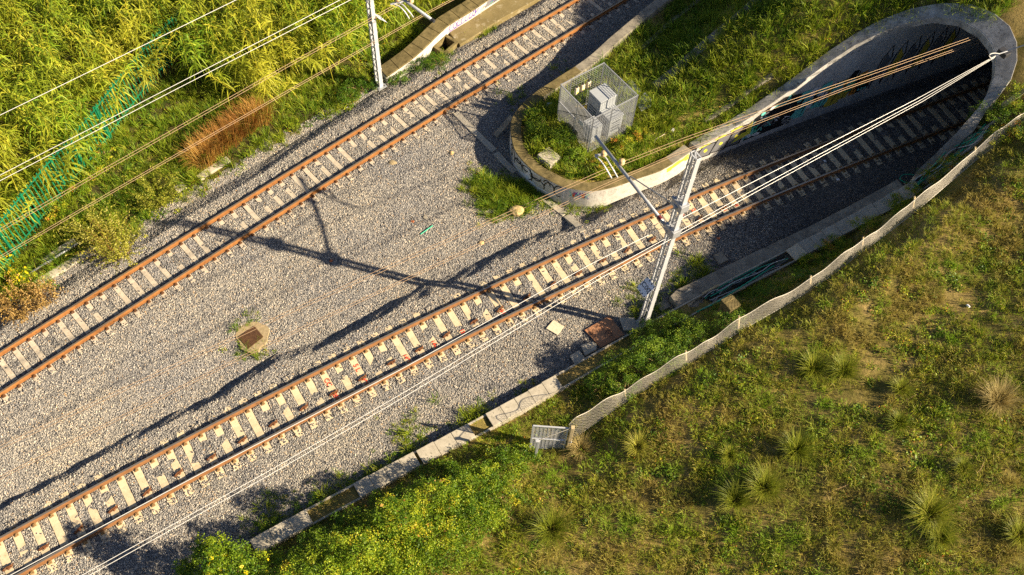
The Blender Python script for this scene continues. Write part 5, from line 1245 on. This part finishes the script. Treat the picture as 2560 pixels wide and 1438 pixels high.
def bush(name, label, blobs, size, mt, seed, cat='bush', group=None, stems=True, dens_=1.7, tips=None, stemmat='twig', aspect=.55):
    """blobs: (x, y, z, rx, ry, rz, leaves) -- leaves hang in many small clumps through each blob"""
    rs = np.random.default_rng(seed); parts = []; c0 = blobs[0]; root = (c0[0], c0[1], zl(c0[0], c0[1])); sm = MB()
    for (bx, by, bz, rx, ry, rz, n) in blobs:
        size_ = size * .8; nc = max(8, int(n / 34)); d = rs.normal(0, 1, (nc, 3)); d /= np.linalg.norm(d, axis=1)[:, None]; d[:, 2] = np.abs(d[:, 2]) - .3 * rs.uniform(0, 1, nc)
        rad = rs.uniform(.5, 1.12, nc); C = np.array([bx, by, bz]) + d * rad[:, None] * np.array([rx, ry, rz])
        per = int(n / nc * dens_); spread = .15 * min(rx, ry) ** .5 * rs.uniform(.6, 1.35, nc)[:, None, None]
        q = rs.normal(0, 1, (nc, per, 3)); q /= np.linalg.norm(q, axis=2)[..., None]; q[..., 2] = np.abs(q[..., 2]) * 1.1 - .25; q *= rs.uniform(.55, 1.25, (nc, per, 1))
        Pn = (C[:, None] + q * spread * np.array([1.35, 1.35, 1.0])).reshape(-1, 3)
        Pn[:, 2] = np.maximum(Pn[:, 2], root[2] - .6); cv = np.repeat(np.clip(rs.normal(.47, .22, nc), .05, .95), per)
        V, F, w_ = leaves(Pn, size_, rs, .5, aspect); parts.append((V, F, np.clip(np.repeat(cv, 4) + (w_ - .5) * .5, 0, 1)))
        if stems:
            for q in C[:: max(1, nc // 9)]:
                b = Vector((bx + rs.normal(0, .08), by + rs.normal(0, .08), zl(bx, by) - .05)); e = Vector(q); mdl = b.lerp(e, .55) + Vector((0, 0, .18 * rz))
                sm.tube(dens([tuple(b), tuple(mdl), tuple(e)], 3), [.014, .013, .012, .010, .008, .006, .004], 4, caps=False)
    V, F, w_ = merge(parts); o = empty(name, label, cat, root, group)
    f = inv(link('foliage', np_mesh('foliage', V, F, M[mt], w_), o))
    if stems: inv(sm.build('stem', M[stemmat], o))
    if tips:
        tm, tn_, ts = tips; Q = V[rs.integers(0, len(V), tn_)]; Q = Q[np.argsort(-Q[:, 2])[: int(tn_ * .7)]]
        v2, f2, w2 = leaves(Q + np.array([0, 0, .03]), ts, rs, .8, .8); inv(link('blossom', np_mesh('blossom', v2, f2, M[tm], w2), o))
    return o
def bl(px_, rx, ry, rz, n, up=.6): return (px_[0], px_[1], px_[2] + rz * up, rx, ry, rz, n)
def bp(c, rx, ry, rz, n): return (c[0], c[1], c[2], rx, ry, rz, n)
bush('bramble_bush', 'tall bramble with yellow leaves jutting over the gravel at the bottom edge', [bp((-8.467, 7.860, 2.400), .7, .55, .75, 2400), bp((-7.945, 7.541, 1.900), .95, .7, 1.0, 2600), bp((-9.470, 7.432, 1.200), .6, .5, .6, 1100), bp((-8.412, 7.058, 1.000), 1.0, .8, .8, 1800)], .085, 'l_bram', 301, tips=('l_yel', 40, .15))
bush('bramble_bush', 'wide leafy bramble bank filling the bottom edge left of the hillside', [bp((-4.274, 8.213, 2.100), 1.0, .75, 1.0, 4200), bp((-5.254, 7.312, 2.100), 1.2, .9, .9, 3600), bp((-3.258, 7.798, 1.500), 1.1, .9, .8, 3600), bp((-6.431, 6.369, 1.400), 1.0, .9, .8, 2600)], .08, 'l_bram', 302)
bush('bramble_bush', 'reddish-tipped bramble climbing the bank left of the wire gate', [bp((-3.053, 9.466, 2.000), .95, .7, 1.0, 3800), bp((-2.003, 10.384, 1.500), .95, .7, .9, 3600), bp((-2.265, 9.155, 1.500), 1.1, .9, .7, 3400)], .075, 'l_bram', 303, tips=('g_dry', 60, .11))
bush('bramble_bush', 'bright green bramble just below the wire gate', [bp((-0.877, 11.222, 1.150), .95, .65, .75, 3300), bp((0.239, 12.016, 0.800), .85, .6, .55, 2300), bp((-1.041, 10.011, 1.200), .9, .8, .6, 2600), bp((0.851, 12.551, 0.500), .5, .4, .35, 800)], .07, 'l_bram', 304)
bush('bramble_bush', 'sunlit bramble patch fading into grass on the lower hillside', [bp((-1.580, 8.813, 1.500), 1.1, .9, .5, 3000), bp((-0.489, 9.748, 1.300), .9, .8, .4, 2100), bp((-2.517, 7.977, 1.500), 1.0, .8, .5, 2400), bp((0.104, 10.821, 1.100), .7, .6, .35, 1300)], .07, 'l_bram', 305)
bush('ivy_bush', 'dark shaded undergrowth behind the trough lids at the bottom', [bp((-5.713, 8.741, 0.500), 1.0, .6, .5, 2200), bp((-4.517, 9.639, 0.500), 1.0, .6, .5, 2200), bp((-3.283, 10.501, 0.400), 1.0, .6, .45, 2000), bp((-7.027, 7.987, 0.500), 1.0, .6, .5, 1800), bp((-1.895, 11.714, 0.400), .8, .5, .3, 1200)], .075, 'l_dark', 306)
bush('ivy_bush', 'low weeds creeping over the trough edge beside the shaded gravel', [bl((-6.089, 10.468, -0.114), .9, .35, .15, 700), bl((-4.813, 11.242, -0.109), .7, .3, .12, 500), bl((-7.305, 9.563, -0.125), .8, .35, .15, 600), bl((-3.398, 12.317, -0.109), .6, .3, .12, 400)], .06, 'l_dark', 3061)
bush('leafy_bush', 'round leafy shrub at the foot of the near mast', [bl((5.667, 17.941, 0.228), .75, .6, .5, 2200), bl((6.597, 18.424, 0.296), .7, .5, .4, 1600), bl((7.103, 17.447, 1.025), .8, .6, .5, 2000), bl((5.031, 17.492, 0.313), .5, .5, .35, 1000)], .06, 'l_dark', 307)
bush('leafy_bush', 'big green shrub between the broken slabs and the net fence', [bl((4.362, 16.129, 0.700), .8, .6, .5, 2200), bl((5.486, 16.338, 1.117), 1.0, .7, .6, 2800), bl((3.510, 15.540, 0.418), .6, .5, .4, 1300), bl((6.385, 16.821, 1.133), .8, .6, .5, 1900), bl((4.326, 15.186, 0.949), .7, .5, .3, 1200)], .06, 'l_dark', 308)
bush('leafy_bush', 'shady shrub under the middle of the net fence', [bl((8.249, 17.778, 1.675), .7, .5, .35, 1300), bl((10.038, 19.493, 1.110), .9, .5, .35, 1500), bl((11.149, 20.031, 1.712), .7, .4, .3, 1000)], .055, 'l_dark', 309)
bush('leafy_bush', 'long strip of bright greenery between the lids and the net fence', [bl((12.911, 22.278, 0.684), .8, .45, .4, 1500), bl((14.191, 22.991, 1.242), .8, .45, .4, 1500), bl((15.463, 24.136, 1.347), .7, .45, .4, 1300), bl((11.812, 21.571, 0.579), .5, .35, .3, 800)], .055, 'l_bram', 310)
bush('leafy_bush', 'shrub around the green cable loop by the tunnel mouth', [bl((16.823, 25.124, 2.047), .7, .5, .45, 1500), bl((17.325, 25.027, 2.921), .7, .5, .45, 1500), bl((16.306, 24.822, 1.576), .5, .4, .3, 800)], .055, 'l_bram', 311)
bush('leafy_bush', 'ivy mound growing over the lower right end of the portal rim', [bl((18.327, 26.652, 4.412), .7, .5, .5, 1700), bl((18.790, 26.303, 4.615), .7, .5, .5, 1500), bl((18.059, 26.625, 3.944), .4, .35, .4, 800)], .055, 'l_dark', 312)
bush('leafy_bush', 'shrub beyond the portal rim at the right edge of the picture', [bl((19.094, 26.695, 5.133), .6, .6, .5, 1300), bl((19.266, 25.354, 4.808), .7, .5, .4, 1200), bl((18.628, 25.543, 4.287), .7, .5, .4, 1200)], .055, 'l_bram', 313)
bush('leafy_bush', 'dark leafy weeds hugging the left side of the mesh cage', [bl((0.636, 27.322, 0.786), .55, .6, .3, 1300), bl((1.598, 26.882, 0.876), .6, .5, .3, 1400), bl((2.319, 26.030, 0.779), .5, .4, .25, 1000), bl((0.332, 28.293, 0.701), .4, .4, .25, 700)], .06, 'l_dark', 314)
bush('leafy_bush', 'bright leafy weeds below the mesh cage beside the bracket', [bl((4.374, 26.924, 0.740), .5, .4, .3, 1100), bl((3.361, 25.556, 0.676), .5, .4, .25, 900), bl((5.058, 27.373, 0.818), .4, .35, .25, 700)], .06, 'l_bram', 315)
bush('leafy_bush', 'green mound of weeds at the foot of the far mast', [bl((-7.512, 30.069, -0.336), .8, .5, .4, 1600), bl((-8.054, 29.405, -0.344), .6, .5, .35, 1000), bl((-6.027, 30.694, -0.312), .6, .4, .25, 900)], .06, 'l_dark', 316)
bush('leafy_bush', 'olive scrub between the drain pit and the upper track', [bl((-5.115, 31.638, -0.271), .8, .5, .35, 1500), bl((-4.274, 31.726, -0.019), .7, .45, .3, 1200), bl((-5.739, 31.320, -0.402), .6, .4, .3, 1000)], .05, 'l_dark', 317)
bush('leafy_bush', 'dark leafy climber at the top of the green fence', [bl((-16.375, 32.107, -0.306), .9, .8, .9, 1600), bl((-16.983, 30.915, -0.222), .7, .7, .7, 1200)], .09, 'l_dark', 318)
bush('leafy_bush', 'vine covering the lower end of the green fence', [bl((-19.732, 23.147, -0.177), .7, .6, .8, 2000), bl((-20.279, 22.045, -0.164), .5, .5, .8, 1200), bl((-19.467, 24.084, -0.247), .5, .4, .5, 900)], .075, 'l_bram', 319)
bush('leafy_bush', 'weedy shrub at the foot of the green fence beside its tall post', [bl((-18.031, 24.047, -0.307), .6, .5, .4, 1100), bl((-18.519, 23.208, -0.249), .6, .5, .4, 1100), bl((-17.900, 25.051, -0.312), .6, .5, .5, 1000), bl((-19.131, 21.992, -0.230), .7, .5, .4, 1200)], .07, 'l_bram', 3191)
bush('leafy_bush', 'green weeds between the fence foot and the kerb at the left edge', [bl((-19.869, 20.603, -0.350), .7, .5, .35, 1200), bl((-20.261, 19.811, -0.386), .6, .5, .35, 900), bl((-17.814, 21.488, -0.213), .7, .5, .3, 1000)], .07, 'l_bram', 3192)
bush('flower_bush', 'yellow-flowered shrub at the left edge below the green fence', [bl((-19.630, 18.302, -0.311), .8, .6, .5, 1500), bl((-19.037, 18.636, -0.318), .6, .5, .4, 1000), bl((-20.281, 19.418, -0.377), .6, .6, .6, 1000)], .07, 'l_bram', 320, tips=('l_yel', 170, .09))
def whip(name, label, c, n, h, spread, droop, mt, tipm, seed, tip=.035, cat='shrub', group=None, lw=.012, tipn=16):
    """upright stems that fan out of one root, each set with small leaves or seed heads"""
    rs = np.random.default_rng(seed); V, F, w_ = blades(n, h, spread, lw, droop, rs, 4, .3); o = empty(name, label, cat, c, group)
    V = V + np.array(c); inv(link('stem', np_mesh('stem', V, F, M[mt], w_), o))
    if tipm:
        k = V.reshape(n, -1, 3); Q = []
        for i in range(n):
            for t in rs.uniform(1.2, 3.95, tipn): j = int(t); a = k[i, 2 * j]; b = k[i, min(2 * j + 2, 8)]; Q.append(a + (b - a) * (t - j) + rs.normal(0, .025, 3))
        v2, f2, w2 = leaves(np.array(Q), tip, rs, .3, .4); inv(link('foliage', np_mesh('foliage', v2, f2, M[tipm], w2), o))
    return o
whip('golden_shrub', 'golden shrub with whip-like stems at the gravel edge on the left', (-15.788, 20.098, -0.233), 120, 1.5, .9, .85, 'g_dry', 'l_gold', 330, .085, tipn=26)
whip('golden_shrub', 'olive shrub with pale buds behind the golden shrub', (-16.827, 20.937, -0.444), 90, 1.5, .9, .9, 'g_tuss', 'l_gold', 331, .08, tipn=24)
whip('golden_shrub', 'greenish feathery shrub between golden shrub and orange grass', (-15.058, 23.192, -0.507), 110, 1.2, 1.2, .9, 'g_tuss', 'l_gold', 332, .08, tipn=22)
whip('seed_shrub', 'dry brown seed-headed shrub at the left edge beside the upper track', (-18.789, 17.391, -0.349), 110, 1.15, 1.0, .8, 'g_dry', 'l_brown', 333, .09, tipn=20)
whip('seed_shrub', 'smaller dry brown shrub beside the seed-headed one', (-17.946, 17.832, -0.210), 60, .8, .7, .8, 'g_dry', 'l_brown', 334, .08, tipn=18)
for i, (q, lb) in enumerate((((-13.191, 25.986, -0.285), 'dry orange grass clump nearest the kerb piece'), ((-12.788, 26.528, -0.289), 'second dry orange grass clump up from the kerb piece'), ((-12.280, 27.211, -0.274), 'dry orange grass clump in the middle of the rusty strip'), ((-11.743, 27.854, -0.304), 'dry orange grass clump at the upper end of the rusty strip'), ((-13.647, 25.319, -0.291), 'short dry orange clump among green weeds below the reeds'))):
    whip('orange_grass', lb, q, 420, .95, 1.1, .75, 'g_dry', None, 340 + i, lw=.02, cat='grass clump', group='dry orange grass beside the upper track')
TUS = [(1990,1128,.75,'g_tuss','tussock alone above the neighbouring pair on the hillside'), (1910,1222,.8,'g_tuss','right-hand one of the two neighbouring tussocks'), (1838,1252,.7,'g_tuss','left-hand one of the two neighbouring tussocks'), (1378,1325,.85,'g_tuss','large tussock near the bottom, below the wire gate'), (2032,925,.7,'g_tuss','tussock at the left of the pair near the fence'), (2108,930,.7,'g_tuss','tussock at the right of the pair near the fence'), (2492,1005,.8,'g_straw','brown withered tussock by the right edge'), (2322,1290,.95,'g_tuss','broad dark green tussock in the lower right'), (2245,1060,.45,'g_tuss','small yellowish tussock in the middle of the hillside'), (2250,975,.45,'g_tuss','small tussock beside the bare sandy path'), (1822,1140,.4,'g_tuss','smallest tussock left of the lone one'), (2405,1172,.4,'g_tuss','low round green tussock with bare twigs beside it'), (1595,1120,.55,'g_tuss','faded tussock right of the wire gate'), (1452,1125,.55,'g_straw','straw-coloured dry tussock at the foot of the gate post'), (2350,1345,.6,'g_tuss','tussock below the broad dark green one'), (2545,1340,.6,'g_tuss','dark tussock in the bottom right corner')]
from itertools import count
for i, (a, b, h, mt, lb) in enumerate(TUS): pass
TP = [(9.925, 12.674, 2.367), (8.801, 11.355, 2.135), (7.881, 10.963, 1.882), (1.886, 9.834, 0.943), (10.746, 15.686, 2.592), (11.762, 15.620, 2.729), (16.436, 14.397, 3.678), (13.722, 10.481, 3.092), (13.261, 13.640, 3.022), (13.516, 14.908, 3.053), (7.762, 12.528, 1.887), (14.943, 12.038, 3.395), (4.778, 12.873, 1.190), (2.851, 12.938, 0.483), (13.963, 9.796, 3.076), (16.231, 9.896, 3.496)]
for i, (q, (a, b, h, mt, lb)) in enumerate(zip(TP, TUS)):
    rs = np.random.default_rng(400 + i); V, F, w_ = blades(int(420 + 300 * h), h * .9, .75 * h, .013, .95, rs, 4, .45)
    o = link('grass_tussock', np_mesh('grass_tussock', V, F, M[mt], w_), None, (q[0], q[1], q[2] - .04)); tag(o, lb, 'tussock', 'grass tussocks on the hillside')
# bare twigs
for i, (pts, lb) in enumerate(((((-0.001, 10.473, 0.871), (0.307, 10.236, 1.029), (0.628, 10.075, 0.964)), 'bare pale twig above the large tussock near the bottom'), (((15.183, 11.783, 3.469), (15.389, 11.934, 3.649), (15.648, 12.316, 3.591)), 'curved pale twig beside the low round tussock'), (((13.623, 14.500, 3.138), (13.885, 14.633, 3.218), (14.049, 14.733, 3.191)), 'thin straight twig beside the sandy path'), (((10.757, 11.223, 2.608), (11.118, 11.338, 2.743), (11.395, 11.466, 2.746)), 'pale twig in the middle of the lower hillside'), (((-1.630, 27.614, -0.056), (-1.590, 27.757, 0.051)), 'twig'))[:4]):
    m = MB(); m.tube(dens([tuple(p) for p in pts], 3), .012, 5); tag(m.build('dry_twig', M['twig']), lb, 'twig')
for lb, q in (('white scrap of litter on the hillside right of the sandy path', (16.267, 18.199, 3.557)), ('white litter in the dark weeds below the trough lids', (11.223, 20.587, 1.139)), ('pale litter beside the foot of the near mast', (5.684, 18.277, 0.168)), ('small white litter on the tunnel gravel between the rails', (13.346, 27.502, 0.029)), ('white litter outside the lower rail in the tunnel shade', (13.815, 26.526, 0.014))):
    m = MB(); m.box(q, .15, .11, .04, R.uniform(0, 3), None, .6, (.3, .1)); tag(m.build('litter', M['whitep']), lb, 'litter')
